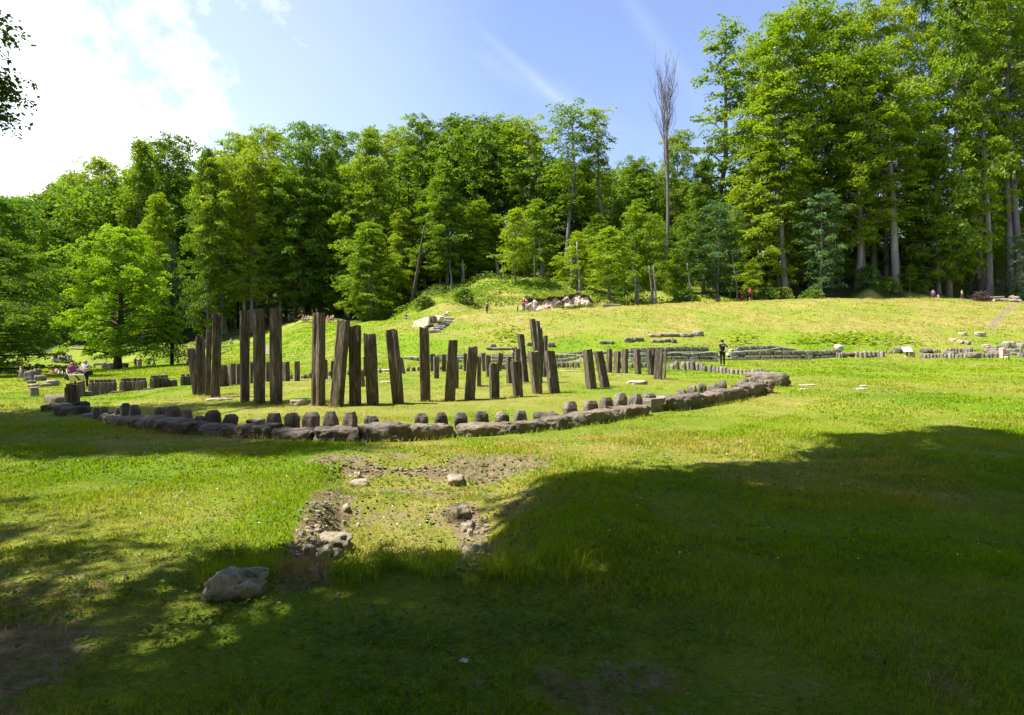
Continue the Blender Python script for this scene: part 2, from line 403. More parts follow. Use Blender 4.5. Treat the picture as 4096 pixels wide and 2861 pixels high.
def solid_mat(name, stops, scale=4, rough=.85, bumpd=.03, bscale=None, stretch=(1, 1, 1), detail=6, extra=None, spec=.25):
    m, t = new_mat(name)
    tcn = N(t, 'ShaderNodeTexCoord'); mp = N(t, 'ShaderNodeMapping'); mp.inputs['Scale'].default_value = stretch
    oi = N(t, 'ShaderNodeObjectInfo')
    t.links.new(tcn.outputs['Object'], mp.inputs['Vector'])
    off = N(t, 'ShaderNodeVectorMath'); off.operation = 'ADD'
    t.links.new(mp.outputs[0], off.inputs[0]); t.links.new(mth(t, 'MULTIPLY', oi.outputs['Random'], 37.0), off.inputs[1])
    v = off.outputs[0]
    n = noise_node(t, v, scale, detail, .65)
    c = ramp(t, n, stops)
    c = mixc(t, 1.0, c, ramp(t, oi.outputs['Random'], [(0, (.70, .71, .74)), (.5, (1, .98, .96)), (1, (1.25, 1.2, 1.12))]), 'MULTIPLY')
    if extra:
        for (sc, lo, hi, col) in extra:
            f = mth(t, 'DIVIDE', mth(t, 'SUBTRACT', noise_node(t, v, sc, 5, .7, .4), lo), hi - lo, clamp=True)
            c = mixc(t, f, c, col)
    b = N(t, 'ShaderNodeBsdfPrincipled'); b.inputs['Roughness'].default_value = rough
    b.inputs['Specular IOR Level'].default_value = spec
    t.links.new(c, b.inputs['Base Color'])
    bp = N(t, 'ShaderNodeBump'); bp.inputs['Strength'].default_value = .8; bp.inputs['Distance'].default_value = bumpd
    t.links.new(noise_node(t, v, bscale or scale * 2.5, 8, .7), bp.inputs['Height']); t.links.new(bp.outputs[0], b.inputs['Normal'])
    o = N(t, 'ShaderNodeOutputMaterial'); t.links.new(b.outputs[0], o.inputs[0])
    return m
m_bark = solid_mat("beech_bark", [(.3, (.10, .095, .085)), (.55, (.19, .18, .165)), (.75, (.30, .285, .26))], 1.4, .9, .05, stretch=(1, 1, .3))
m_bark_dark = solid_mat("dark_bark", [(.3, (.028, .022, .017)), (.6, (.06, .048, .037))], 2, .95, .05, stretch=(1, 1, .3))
m_dead = solid_mat("dead_wood", [(.3, (.10, .09, .08)), (.6, (.19, .175, .158))], 2, .9, .04, stretch=(1, 1, .2))
m_pillar = solid_mat("weathered_timber", [(.30, (.040, .030, .024)), (.5, (.118, .092, .076)), (.68, (.27, .228, .198))], 6, .9, .035, 9, (3.2, 3.2, .32),
                     extra=[(1.6, .54, .70, (.085, .088, .035)), (9, .60, .68, (.30, .27, .23)), (2.2, .62, .66, (.035, .028, .022))])
m_post = solid_mat("grey_timber", [(.28, (.075, .062, .052)), (.5, (.125, .108, .092)), (.72, (.19, .168, .148))], 6, .9, .03, 9, (3, 3, .4))
m_ande = solid_mat("andesite", [(.28, (.074, .060, .047)), (.5, (.152, .127, .101)), (.72, (.27, .232, .188))], 2.6, .92, .10, 5,
                   extra=[(3.5, .60, .72, (.105, .080, .038)), (9, .66, .74, (.32, .30, .27))])
m_stub = solid_mat("grey_andesite", [(.28, (.078, .066, .055)), (.5, (.148, .127, .108)), (.72, (.25, .218, .185))], 3.2, .92, .04, 8,
                   extra=[(8, .66, .74, (.31, .30, .28))])
m_stubr = solid_mat("warm_andesite", [(.28, (.13, .108, .088)), (.5, (.215, .182, .152)), (.72, (.33, .29, .25))], 3.2, .92, .03, 8)
m_lime = solid_mat("limestone", [(.28, (.24, .20, .165)), (.5, (.40, .35, .30)), (.72, (.58, .53, .47))], 3, .9, .05, 7,
                   extra=[(5, .60, .70, (.13, .115, .06))])
m_white = solid_mat("pale_limestone", [(.28, (.36, .30, .235)), (.5, (.52, .45, .37)), (.72, (.66, .60, .52))], 3, .9, .04, 5)
m_wall = solid_mat("wall_blocks", [(.30, (.080, .076, .073)), (.5, (.165, .155, .148)), (.68, (.29, .275, .26))], 1.7, .9, .04, 6,
                   extra=[(1.3, .60, .72, (.10, .115, .075)), (6, .66, .74, (.36, .34, .31))])
m_log = solid_mat("cut_logs", [(.3, (.20, .15, .11)), (.6, (.36, .29, .22))], 3, .9, .02)
m_brush = solid_mat("brushwood", [(.3, (.06, .042, .032)), (.6, (.13, .095, .075))], 3, .9, .02)
def flat_mat(name, col, rough=.7, spec=.3, n=.12, sc=6):
    lo = tuple(v * (1 - n) for v in col); hi = tuple(min(1, v * (1 + n)) for v in col)
    return solid_mat(name, [(.35, lo), (.65, hi)], sc, rough, .004, sc * 6, spec=spec)

m_tufa = solid_mat("trench_limestone", [(.28, (.20, .165, .125)), (.5, (.33, .28, .22)), (.72, (.46, .40, .33))], 6, .95, .05, 12, extra=[(7, .56, .66, (.16, .15, .06))])

# ------------------------------------------------------------------ ground sheet
nr, nc = 680, 620
tt = np.linspace(0, 1, nr)
Yr = np.concatenate([np.linspace(-70, 2, 40)[:-1], 2 + (np.exp(tt * 5.2) - 1) / (math.exp(5.2) - 1) * 900])
uu = np.linspace(-1, 1, nc); uu = np.sign(uu) * (np.abs(uu) * .75 + np.abs(uu) ** 3 * .25) * 2.4
W = np.hypot(Yr, 7.0) * 1.0
GX = uu[None, :] * W[:, None]; GY = np.repeat(Yr[:, None], nc, 1)
GZ = G(GX, GY)
V = np.stack([GX, GY, GZ], -1).reshape(-1, 3)
R = len(Yr)
ii = np.arange(R - 1)[:, None] * nc + np.arange(nc - 1)[None, :]
FQ = np.stack([ii, ii + 1, ii + nc + 1, ii + nc], -1).reshape(-1, 4)
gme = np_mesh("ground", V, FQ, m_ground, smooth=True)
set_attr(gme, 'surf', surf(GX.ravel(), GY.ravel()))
tag(link("ground", gme), kind='structure')

# ------------------------------------------------------------------ grass blades (uncountable)
rng = np.random.default_rng(7)
def scatter(y0, y1, n, margin=1.06, umax=None):
    """uniform per area inside the wedge the lens sees, a little wider"""
    Y = np.sqrt(rng.uniform(y0 ** 2, y1 ** 2, n))
    um = umax or .93 * margin
    X = rng.uniform(-1, 1, n) * (um * Y + 2.2)
    return X, Y
def blades(X, Y, h, w, lean=.5, k=1):
    n = len(X)
    Z = G(X, Y)
    a = rng.uniform(0, 2 * np.pi, n); b = rng.uniform(0, 2 * np.pi, n)
    ln = rng.uniform(.1, 1, n) * lean * h
    base = np.stack([X, Y, Z - .01], -1)
    side = np.stack([np.cos(a), np.sin(a), 0 * a], -1) * (w / 2)[:, None]
    dr = np.stack([np.cos(b), np.sin(b), 0 * b], -1)
    mid = base + dr * (ln * .35)[:, None] + np.stack([0 * h, 0 * h, h * .6], -1)
    tip = base + dr * ln[:, None] + np.stack([0 * h, 0 * h, h * rng.uniform(.75, 1, n)], -1)
    v = np.stack([base - side, base + side, mid + side * .75, mid - side * .75, tip], 1)
    i = np.arange(n)[:, None] * 5
    q = i + np.array([[0, 1, 2, 3]]); tr = i + np.array([[3, 2, 4]])
    return v.reshape(-1, 3), q, tr
def build_blades(sets):
    Vs, Qs, Ts, off, SX, SY = [], [], [], 0, [], []
    for (X, Y, h, w, lean) in sets:
        v, q, tr = blades(X, Y, h, w, lean)
        Vs.append(v); Qs.append(q + off); Ts.append(tr + off); off += len(v)
        SX.append(np.repeat(X, 5)); SY.append(np.repeat(Y, 5))
    V = np.concatenate(Vs); q = np.concatenate(Qs); tr = np.concatenate(Ts)
    me = bpy.data.meshes.new("grass")
    me.vertices.add(len(V)); me.vertices.foreach_set('co', V.astype(np.float32).ravel())
    vi = np.concatenate([q.ravel(), tr.ravel()]).astype(np.int32)
    ls = np.concatenate([np.arange(len(q)) * 4, len(q) * 4 + np.arange(len(tr)) * 3]).astype(np.int32)
    me.loops.add(len(vi)); me.loops.foreach_set('vertex_index', vi)
    me.polygons.add(len(ls)); me.polygons.foreach_set('loop_start', ls)
    me.materials.append(m_blade); me.update(calc_edges=True)
    set_attr(me, 'surf', surf(np.concatenate(SX), np.concatenate(SY)))
    return me
def patchy(X, Y, thin=.55):
    s = surf(X, Y); keep = rng.uniform(0, 1, len(X)) > np.clip(s[:, 1] * 1.2 + s[:, 3] * 2 + s[:, 2] * .5, 0, .93)
    keep &= rng.uniform(0, 1, len(X)) < (.35 + 1.1 * fbm(X * 1.6, Y * 1.6, 61)) * (1 - .55 * pitmask(X, Y))
    return X[keep], Y[keep]
sets = []
for (y0, y1, n, h0, h1, w) in ((2.0, 4.5, 120000, .025, .075, .0055), (4.5, 8, 170000, .025, .08, .009), (8, 15, 160000, .03, .085, .018),
                               (15, 28, 90000, .03, .08, .035), (28, 48, 80000, .04, .10, .07), (48, 92, 150000, .05, .15, .10)):
    X, Y = patchy(*scatter(y0, y1, n))
    tall = fbm(X * .9, Y * .9, 66)
    h = rng.uniform(h0, h1, len(X)) * (.45 + .75 * sstep(.35, .7, tall)) * np.where(np.hypot((X + 2.1) / 12.3, (Y - 23) / 12) < 1, .6, 1.0)
    sets.append((X, Y, h, np.full(len(X), w) * rng.uniform(.7, 1.5, len(X)), .8))
# taller tufts : edge of the trench, foot of the kerb, right-hand lawn
def tufts(cx, cy, k, r, h0, h1, w):
    X = np.repeat(cx, k) + rng.normal(0, r, len(cx) * k); Y = np.repeat(cy, k) + rng.normal(0, r, len(cx) * k)
    return (X, Y, rng.uniform(h0, h1, len(X)), np.full(len(X), w), 1.0)
cx = rng.uniform(-2.3, .6, 170); sets.append(tufts(cx, 4.35 + rng.normal(0, .16, 170), 16, .05, .07, .24, .006))
X, Y = scatter(6, 12.5, 500); k = (X > .8); sets.append(tufts(X[k], Y[k], 14, .07, .05, .15, .011))
X, Y = scatter(3, 8, 380); sets.append(tufts(X, Y, 12, .05, .05, .13, .007))
X, Y = scatter(12, 26, 300); k = (X > 5) | (X < -11); sets.append(tufts(X[k], Y[k], 14, .12, .06, .16, .025))
KERB = [(194, 1612), (200, 1645), (270, 1660), (380, 1690), (470, 1713), (600, 1722), (700, 1740), (830, 1742), (940, 1750), (1060, 1758),
        (1140, 1766), (1340, 1775), (1540, 1773), (1740, 1760), (1930, 1742), (2110, 1735), (2290, 1712), (2430, 1690), (2560, 1668),
        (2680, 1652), (2780, 1634), (2880, 1620), (2950, 1608), (3010, 1590), (3050, 1575), (3090, 1560), (3122, 1540), (3128, 1522), (3104, 1502)]
kx, ky = [], []
for (xa, ya), (xb, yb) in zip(KERB[:-1], KERB[1:]):
    a, b = gp(xa, ya + 2), gp(xb, yb + 2)
    for s in np.linspace(0, 1, max(2, int((b - a).length / .13))):
        kx.append(a.x + (b.x - a.x) * s); ky.append(a.y + (b.y - a.y) * s - .05)
sets.append(tufts(np.array(kx), np.array(ky), 9, .06, .04, .15, .012))
PB = [(790, 1580), (811, 1582), (832, 1586), (861, 1591), (979, 1608), (1038, 1615), (1105, 1617), (1273, 1622), (1346, 1625), (1421, 1619), (1492, 1617), (1593, 1614), (1702, 1605), (1799, 1603), (1878, 1598), (1978, 1593), (2073, 1588), (2150, 1575), (2218, 1571), (2366, 1556), (2421, 1550)]
pbx = np.array([gp(*q) for q in PB]); sets.append(tufts(pbx[:, 0], pbx[:, 1] - .05, 60, .17, .04, .13, .022))
gob = link("grass", build_blades(sets)); tag(gob, kind='stuff')

# broad-leaved weeds, clover and small flowers in the turf
def leafquads(C, l, w, tilt=.6, up=None):
    """rhombic leaves round centres C (n,3)"""
    n = len(C)
    a = rng.uniform(0, 2 * np.pi, n)
    A = np.stack([np.cos(a), np.sin(a), rng.normal(0, tilt, n)], -1); A /= np.linalg.norm(A, axis=1)[:, None]
    B = np.stack([-np.sin(a), np.cos(a), rng.normal(0, tilt, n)], -1); B /= np.linalg.norm(B, axis=1)[:, None]
    A *= (l / 2)[:, None]; B *= (w / 2)[:, None]
    V = np.stack([C - A, C + B * .9 - A * .1, C + A, C - B * .9 - A * .1], 1).reshape(-1, 3)
    Q = np.arange(n)[:, None] * 4 + np.arange(4)[None, :]
    return V, Q
m_weed = leaf_mat("weed_leaves", (.075, .150, .014), (.125, .205, .018), (.20, .25, .03), .4)
X, Y = [], []
for (y0, y1, n) in ((2.3, 3.6, 12000), (3.2, 5, 12000), (5, 10, 9000), (8, 13, 3000)):
    x, y = scatter(y0, y1, n); k = fbm(x * 1.3, y * 1.3, 71) > rng.uniform(.36, .66, n); X.append(x[k]); Y.append(y[k])
x = rng.uniform(-3.2, .9, 1500); y = rng.uniform(4.6, 9.6, 1500); X.append(x); Y.append(y)
X = np.concatenate(X); Y = np.concatenate(Y)
Cc = np.stack([X, Y, G(X, Y) + rng.uniform(.01, .055, len(X))], -1)
sz = np.clip(.009 + .0028 * Y, 0, .035) * rng.uniform(.7, 1.7, len(X))
v, q = leafquads(Cc, sz * 1.5, sz, .35)
tag(link("weeds", np_mesh("weeds", v, q, m_weed)), kind='stuff')
m_litter = solid_mat("leaf_litter", [(.3, (.10, .065, .035)), (.6, (.22, .155, .09))], 3, .9, .005)
x, y = scatter(2.3, 9, 5200); k = fbm(x * .8, y * .8, 75) > .46; x, y = x[k], y[k]
v, q = leafquads(np.stack([x, y, G(x, y) + rng.uniform(.012, .04, len(x))], -1), rng.uniform(.02, .05, len(x)), rng.uniform(.012, .03, len(x)), .5)
tag(link("leaf_litter", np_mesh("leaf_litter", v, q, m_litter)), kind='stuff')
m_yellow = flat_mat("buttercup_yellow", (.75, .62, .02)); m_daisy = flat_mat("daisy_white", (.8, .8, .76))
def flowers(pts, mat, name, s):
    C = np.array([(p[0], p[1], g1(p[0], p[1]) + .07 + rng.uniform(0, .05)) for p in pts])
    v, q = leafquads(C, np.full(len(C), s), np.full(len(C), s), .5)
    tag(link(name, np_mesh(name, v, q, mat)), kind='stuff')
pts = []
for _ in range(150):
    p = gp(rng.normal(3310, 150), rng.normal(1640, 14)); pts.append((p.x, p.y))
for _ in range(90):
    p = gp(rng.uniform(3000, 4096), rng.uniform(1560, 1800)); pts.append((p.x, p.y))
flowers(pts, m_yellow, "yellow_flowers", .030)
pts = []
for _ in range(160):
    p = gp(rng.uniform(200, 4000), rng.uniform(1780, 2300)); pts.append((p.x, p.y))
for _ in range(50):
    p = gp(rng.normal(2300, 150), rng.normal(1800, 20)); pts.append((p.x, p.y))
flowers(pts, m_daisy, "white_flowers", .018)

# ------------------------------------------------------------------ trees
def tube(pts, rad, k=7, cap=True):
    """returns V,F for a tube along pts"""
    P = np.asarray(pts, float); n = len(P)
    T = np.gradient(P, axis=0); T /= np.linalg.norm(T, axis=1)[:, None] + 1e-9
    ref = np.array([1., 0, 0]) if abs(T[0][0]) < .9 else np.array([0, 1., 0])
    V = []
    for i in range(n):
        a = np.cross(T[i], ref); a /= np.linalg.norm(a) + 1e-9; b = np.cross(T[i], a)
        th = np.arange(k) * 2 * np.pi / k
        V.append(P[i] + rad[i] * (np.cos(th)[:, None] * a + np.sin(th)[:, None] * b))
    V = np.concatenate(V)
    Fc = [(i * k + j, i * k + (j + 1) % k, (i + 1) * k + (j + 1) % k, (i + 1) * k + j) for i in range(n - 1) for j in range(k)]
    if cap: Fc += [tuple(range(k))[::-1], tuple((n - 1) * k + j for j in range(k))]
    return V, Fc
class Acc:
    def __init__(s): s.V = []; s.F = []; s.M = []; s.n = 0
    def add(s, V, Fc, m=0):
        V = np.asarray(V, float)
        s.V.append(V); s.F += [tuple(i + s.n for i in f) for f in Fc]; s.M += [m] * len(Fc); s.n += len(V)
    def mesh(s, name, mats, smooth=False):
        return np_mesh(name, np.concatenate(s.V), s.F, mats, s.M, smooth)
def sprays(rg, C, Nn, Rr, k, leaf, droop=.25, thick=.10, asp=.6):
    """k leaves on each flat drooping spray (centre C, normal Nn, radius Rr)"""
    m = len(C)
    C = np.repeat(C, k, 0); Nn = np.repeat(Nn, k, 0); Rr = np.repeat(Rr, k)
    ref = np.where(np.abs(Nn[:, :1]) < .9, np.array([[1., 0, 0]]), np.array([[0, 1., 0]]))
    e1 = np.cross(Nn, ref); e1 /= np.linalg.norm(e1, axis=1)[:, None]; e2 = np.cross(Nn, e1)
    rho = np.sqrt(rg.uniform(0, 1, m * k)); th = rg.uniform(0, 2 * np.pi, m * k)
    pos = C + (e1 * np.cos(th)[:, None] + e2 * np.sin(th)[:, None]) * (rho * Rr)[:, None] + Nn * (rg.normal(0, thick, m * k) * Rr)[:, None]
    pos[:, 2] -= droop * rho ** 2 * Rr
    a = rg.uniform(0, 2 * np.pi, m * k)
    A = e1 * np.cos(a)[:, None] + e2 * np.sin(a)[:, None]; B = np.cross(Nn, A)
    A = A + rg.normal(0, .55, (m * k, 3)); B = B + rg.normal(0, .55, (m * k, 3))
    A /= np.linalg.norm(A, axis=1)[:, None]; B /= np.linalg.norm(B, axis=1)[:, None]
    L = leaf * rg.uniform(.65, 1.4, m * k)
    A *= (L / 2)[:, None]; B *= (L * asp / 2)[:, None]
    V = np.stack([pos - A, pos + B - A * .15, pos + A, pos - B - A * .15], 1).reshape(-1, 3)
    Q = np.arange(m * k)[:, None] * 4 + np.arange(4)[None, :]
    return V, Q
def profile(kind, t):
    if kind == 'beech': return np.sin(np.pi * np.clip(.10 + .74 * t ** .8, 0, 1)) ** .55
    if kind == 'full': return (1 - t) ** .55 * (.55 + .45 * np.minimum(1, t * 5)) * 1.08
    if kind == 'round': return np.sin(np.pi * np.clip(.20 + .78 * t ** .95, 0, 1)) ** .62
    if kind == 'thin': return np.sin(np.pi * np.clip(.12 + .82 * t, 0, 1)) ** .45 * (.6 + .4 * np.sin(t * 11) ** 2)
    return 1 - t
def grow(seed, H, Rc, cb, kind, tr, nl, leaf, k, sr, mat, bark, lean=(0, 0), rise=.35, gaps=.35, open_=0.0, inner=3, name="tree", ftop=.98):
    rg = np.random.default_rng(seed)
    acc = Acc()
    nseg = 9
    zt = np.linspace(0, 1, nseg)
    wob = rg.normal(0, .012 * H, (nseg, 2)).cumsum(0) * .5; wob[0] = 0
    sp = np.stack([wob[:, 0] + lean[0] * zt, wob[:, 1] + lean[1] * zt, zt * H * ftop], -1)
    rr = tr * (1 - zt) ** .8 + .02; rr[0] *= 1.35
    V, Fc = tube(sp, rr, 8); V[:8, 2] -= .5; acc.add(V, Fc)
    def axis(z):
        return np.array([np.interp(z, sp[:, 2], sp[:, 0]), np.interp(z, sp[:, 2], sp[:, 1]), z])
    Cs, Ns, Rs = [], [], []
    ga = rg.uniform(0, 6.28)
    lobes = rg.uniform(0, 6.28, 3)
    for i in range(nl):
        t = (i + rg.uniform(0, 1)) / nl
        t = t ** .92
        z = H * (cb + (1 - cb) * t)
        az = ga + i * 2.39996 + rg.normal(0, .25)
        mod = 1 + .20 * math.sin(az * 2 + lobes[0] + t * 5) + .16 * math.sin(az * 3 + lobes[1] - t * 9) + rg.normal(0, .12)
        if rg.uniform() < gaps * .45: mod *= .55
        L = max(.25, Rc * float(profile(kind, np.array(t))) * mod)
        st = axis(min(z - L * rise * .6, H * .97)); st[2] = max(st[2], H * cb * .7)
        dirn = np.array([math.cos(az), math.sin(az), 0])
        n = 5; s = np.linspace(0, 1, n)
        pts = st + dirn * (L * s)[:, None] + np.array([0, 0, 1]) * (L * rise * (s * 1.5 - s ** 2 * .9))[:, None]
        pts[:, :2] += rg.normal(0, .04 * L, (n, 2)) * s[:, None]
        br = max(.02, tr * .34 * (1 - t * .75)) * (1 - s * .85)
        V, Fc = tube(pts, br, 4, False); acc.add(V, Fc)
        m = int(inner + L * 1.15 / sr)
        q = np.clip(rg.uniform(.28, 1.05, m) ** .75, 0, 1.05)
        for sv in q:
            p = np.array([np.interp(min(sv, 1), s, pts[:, j]) for j in range(3)])
            p += dirn * (max(0, sv - 1) * L) + rg.normal(0, 1, 3) * np.array([.55, .55, .32]) * sr * (.5 + sv * .5)
            nn = np.array([0, 0, 1.]) + dirn * rg.uniform(-.05, .75) + rg.normal(0, .22, 3)
            Cs.append(p); Ns.append(nn / np.linalg.norm(nn)); Rs.append(sr * rg.uniform(.55, 1.25))
    # crown tip
    for _ in range(5):
        p = axis(H * .96) + rg.normal(0, .35, 3) * sr; Cs.append(p); nn = np.array([0, 0, 1.]) + rg.normal(0, .5, 3); Ns.append(nn / np.linalg.norm(nn)); Rs.append(sr * .7)
    Cs, Ns, Rs = np.array(Cs), np.array(Ns), np.array(Rs)
    if open_ > 0:
        kx_ = rg.uniform(0, 1, len(Cs)) > open_; Cs, Ns, Rs = Cs[kx_], Ns[kx_], Rs[kx_]
    V, Q = sprays(rg, Cs, Ns, Rs, k, leaf)
    return acc.mesh("trunk", bark, True), np_mesh("crown", V, Q, mat)
PROTO = {}
def proto(key, **kw):
    PROTO[key] = (grow(**kw), kw['H'], kw['Rc'])
for i in range(5):
    proto('beech%d' % i, seed=10 + i, H=32, Rc=5.6, cb=.20, kind='beech', tr=.42, nl=96, leaf=.37, k=58, sr=1.25, mat=m_beech, bark=m_bark, rise=.42)
for i in range(4):
    proto('full%d' % i, seed=30 + i, H=26, Rc=6.2, cb=.07, kind='full', tr=.36, nl=96, leaf=.37, k=58, sr=1.2, mat=m_beech, bark=m_bark, rise=.22)
for i in range(2):
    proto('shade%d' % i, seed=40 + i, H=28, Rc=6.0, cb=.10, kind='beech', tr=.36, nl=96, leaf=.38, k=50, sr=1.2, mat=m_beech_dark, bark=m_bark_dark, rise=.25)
for i in range(3):
    proto('young%d' % i, seed=50 + i, H=13, Rc=3.2, cb=.18, kind='full', tr=.13, nl=46, leaf=.27, k=44, sr=.85, mat=m_beech, bark=m_bark, rise=.18)
proto('thin0', seed=61, H=40, Rc=4.3, cb=.22, kind='thin', tr=.42, nl=60, leaf=.38, k=36, sr=1.0, mat=m_beech, bark=m_bark, rise=.55, gaps=.9, open_=.25)
proto('thin1', seed=63, H=36, Rc=4.6, cb=.35, kind='beech', tr=.42, nl=62, leaf=.38, k=38, sr=1.15, mat=m_beech, bark=m_bark, rise=.6, gaps=.8, open_=.12)
proto('silver', seed=71, H=20, Rc=4.2, cb=.12, kind='beech', tr=.22, nl=54, leaf=.36, k=30, sr=.85, mat=m_silver, bark=m_bark, rise=.3)
proto('maple', seed=81, H=18.5, Rc=7.2, cb=.10, kind='round', tr=.46, nl=96, leaf=.30, k=62, sr=.95, mat=m_maple, bark=m_bark_dark, rise=.22, gaps=.25)
proto('near', seed=91, H=15, Rc=6.2, cb=.05, kind='round', tr=.34, nl=90, leaf=.26, k=60, sr=.9, mat=m_near, bark=m_bark_dark, rise=.05, gaps=.2)

def spruce(seed, H, Rc):
    rg = np.random.default_rng(seed); acc = Acc()
    z = np.linspace(0, 1, 6); V, Fc = tube(np.stack([0 * z, 0 * z, z * H], -1), .26 * (1 - z) + .02, 8); V[:8, 2] -= .4; acc.add(V, Fc)
    Cs, Ns, Rs = [], [], []
    for lv in range(30):
        t = lv / 29; zc = H * (.09 + .89 * t); L = Rc * (1 - t) ** .8 * rg.uniform(.85, 1.1) + .25
        nb = int(9 - 4 * t)
        for b in range(nb):
            az = b * 2 * math.pi / nb + lv * 1.1 + rg.normal(0, .15)
            d = np.array([math.cos(az), math.sin(az), 0])
            for s in np.arange(.22, 1.02, .55 / max(L, .6)):
                p = d * L * s + np.array([0, 0, zc + L * (.12 * s - .42 * s * s)]) + rg.normal(0, .06, 3)
                nn = np.array([0, 0, 1.]) + d * .5 + rg.normal(0, .3, 3)
                Cs.append(p); Ns.append(nn / np.linalg.norm(nn)); Rs.append(.42 + .25 * (1 - s) + .1 * (1 - t))
    V, Q = sprays(rg, np.array(Cs), np.array(Ns), np.array(Rs), 16, .34, .55, .25, .22)
    return acc.mesh("trunk", m_bark_dark, True), np_mesh("crown", V, Q, m_needle)
PROTO['spruce'] = (spruce(5, 16, 3.4), 16, 3.4)
def dead(seed, H):
    rg = np.random.default_rng(seed); acc = Acc()
    z = np.linspace(0, 1, 8); ax = np.stack([np.sin(z * 3) * .25, np.cos(z * 4) * .2 - .2, z * H * .62], -1)
    V, Fc = tube(ax, .52 * (1 - z * .55), 9); V[:9, 2] -= .5; acc.add(V, Fc)
    acc2 = Acc()
    def branch(p, d, L, r, lv):
        n = 6; s = np.linspace(0, 1, n)
        pts = [np.array(p)]; dd = np.array(d, float)
        for i in range(1, n):
            dd = dd + rg.normal(0, .10, 3) + np.array([0, 0, .10]); dd /= np.linalg.norm(dd); pts.append(pts[-1] + dd * L / (n - 1))
        V, Fc = tube(pts, r * (1 - s * .8), 5 if lv < 2 else 3, False); acc2.add(V, Fc)
        if lv < 3:
            for _ in range((9, 7, 5)[lv]):
                f = rg.uniform(.25, 1); i = int(f * (n - 1)); i = min(i, n - 2); q = pts[i] + (pts[i + 1] - pts[i]) * (f * (n - 1) - i)
                az = rg.uniform(0, 6.28); nd = dd * .9 + np.array([math.cos(az), math.sin(az), .35]) * .62; nd /= np.linalg.norm(nd)
                branch(q, nd, L * rg.uniform(.28, .5) if lv else L * rg.uniform(.18, .34), r * .36, lv + 1)
    top = ax[-1]
    for j in range(6):
        a = j * 1.05; zz = H * (.38 + .05 * j)
        p = np.array([np.interp(min(zz, top[2]), ax[:, 2], ax[:, 0]), np.interp(min(zz, top[2]), ax[:, 2], ax[:, 1]), min(zz, top[2])])
        branch(p, (math.cos(a) * .10, math.sin(a) * .10, 1), (H - p[2]) * rg.uniform(.85, 1.0), .20, 0)
    for j in range(46):     # epicormic twigs up the stem
        zz = H * rg.uniform(.42, .7); az = rg.uniform(0, 6.28)
        branch((math.cos(az) * .3, math.sin(az) * .3, zz), (math.cos(az) * .6, math.sin(az) * .6, .8), rg.uniform(1.2, 2.4), .035, 2)
    return acc.mesh("trunk", m_dead, True), acc2.mesh("bare_branches", m_dead, True)
PROTO['dead'] = (dead(4, 34), 34, 3.0)
def snag(seed, H):
    rg = np.random.default_rng(seed); acc = Acc(); z = np.linspace(0, 1, 6)
    V, Fc = tube(np.stack([z * .3, 0 * z, z * H], -1), .26 * (1 - z * .7), 7); V[:7, 2] -= .4; acc.add(V, Fc)
    acc2 = Acc()
    for j in range(6):
        zz = H * rg.uniform(.45, .92); az = rg.uniform(0, 6.28); L = rg.uniform(.6, 2.2)
        V, Fc = tube([(0.25, 0, zz), (math.cos(az) * L * .4 + .25, math.sin(az) * L * .4, zz + L * .4), (math.cos(az) * L * .5 + .25, math.sin(az) * L * .5, zz + L)], [.09, .05, .015], 4, False); (acc2 if j == 0 else acc).add(V, Fc)
    return acc.mesh("trunk", m_dead, True), acc2.mesh("bare_branches", m_dead, True)
PROTO['snag'] = (snag(3, 20), 20, 2.0)
def tree(key, x, ytop, d, hw, label, name="beech_tree", cat="tree", group=None, rz=None, ybase=None):
    (tm, cmn), H, Rc = PROTO[key]
    p = gd(x, d); h = zat(ytop, d) - p.z
    r = empty(name, p, rz if rz is not None else (x * 1.7 + d) % 6.28)
    s = h / H; w = (hw * d / F) / Rc
    r.scale = (w, w, s)
    link("trunk", tm, r); link(cmn.name.split('.')[0], cmn, r)
    tag(r, label, cat, group)
    return r

GB = "beech trees along the edge of the wood"
GR = "tall beech trees of the right-hand wood"
T = tree
# --- left of the picture
T('near', -25, 950, 47, 262, "dark lime tree hanging low at the left edge of the lawn, over the picnickers", "lime_tree", rz=.4)
T('shade0', -30, 775, 62, 170, "dark tree top rising behind the low lime tree at the left edge", group=GB)
T('maple', 470, 912, 74, 205, "round bright yellow-green maple standing alone on the left lawn", "maple_tree")
T('spruce', 688, 965, 79, 92, "dark blue-green spruce beside the bright maple", "spruce_tree", rz=1)
T('beech0', 120, 790, 128, 95, "first beech of the skyline at the far left, above the lime tree", group=GB)
T('full0', 235, 770, 118, 110, "yellow-green beech in the wood left of the bright maple's top", group=GB)
T('beech1', 392, 626, 120, 85, "pointed beech standing clear of its neighbours on the left skyline", group=GB)
T('beech2', 300, 700, 132, 80, "slim beech between the left skyline point and the edge", group=GB)
T('full1', 575, 555, 112, 125, "broad beech above and just right of the maple's crown", group=GB)
T('beech3', 700, 552, 120, 110, "beech with a rounded top above the spruce", group=GB)
T('full2', 830, 590, 97, 95, "sunlit yellow-green beech with foliage down to the lawn behind the leftmost pillars", group=GB)
T('beech4', 965, 540, 108, 115, "beech with shaded lower crown behind the second pillar cluster", group=GB)
T('beech3', 905, 640, 99, 95, "beech standing forward left of the shaded path, over the second pillar cluster", group=GB)
T('beech1', 1010, 600, 100, 95, "beech standing forward at the left end of the shaded path", group=GB)
T('beech4', 1120, 640, 103, 90, "beech standing forward over the empty bench of the shaded path", group=GB)
T('beech0', 1085, 515, 120, 105, "beech whose crown breaks the skyline above the three tall pillars", group=GB)
T('shade1', 1225, 505, 107, 125, "dark beech over the shaded path and its seated visitors", group=GB)
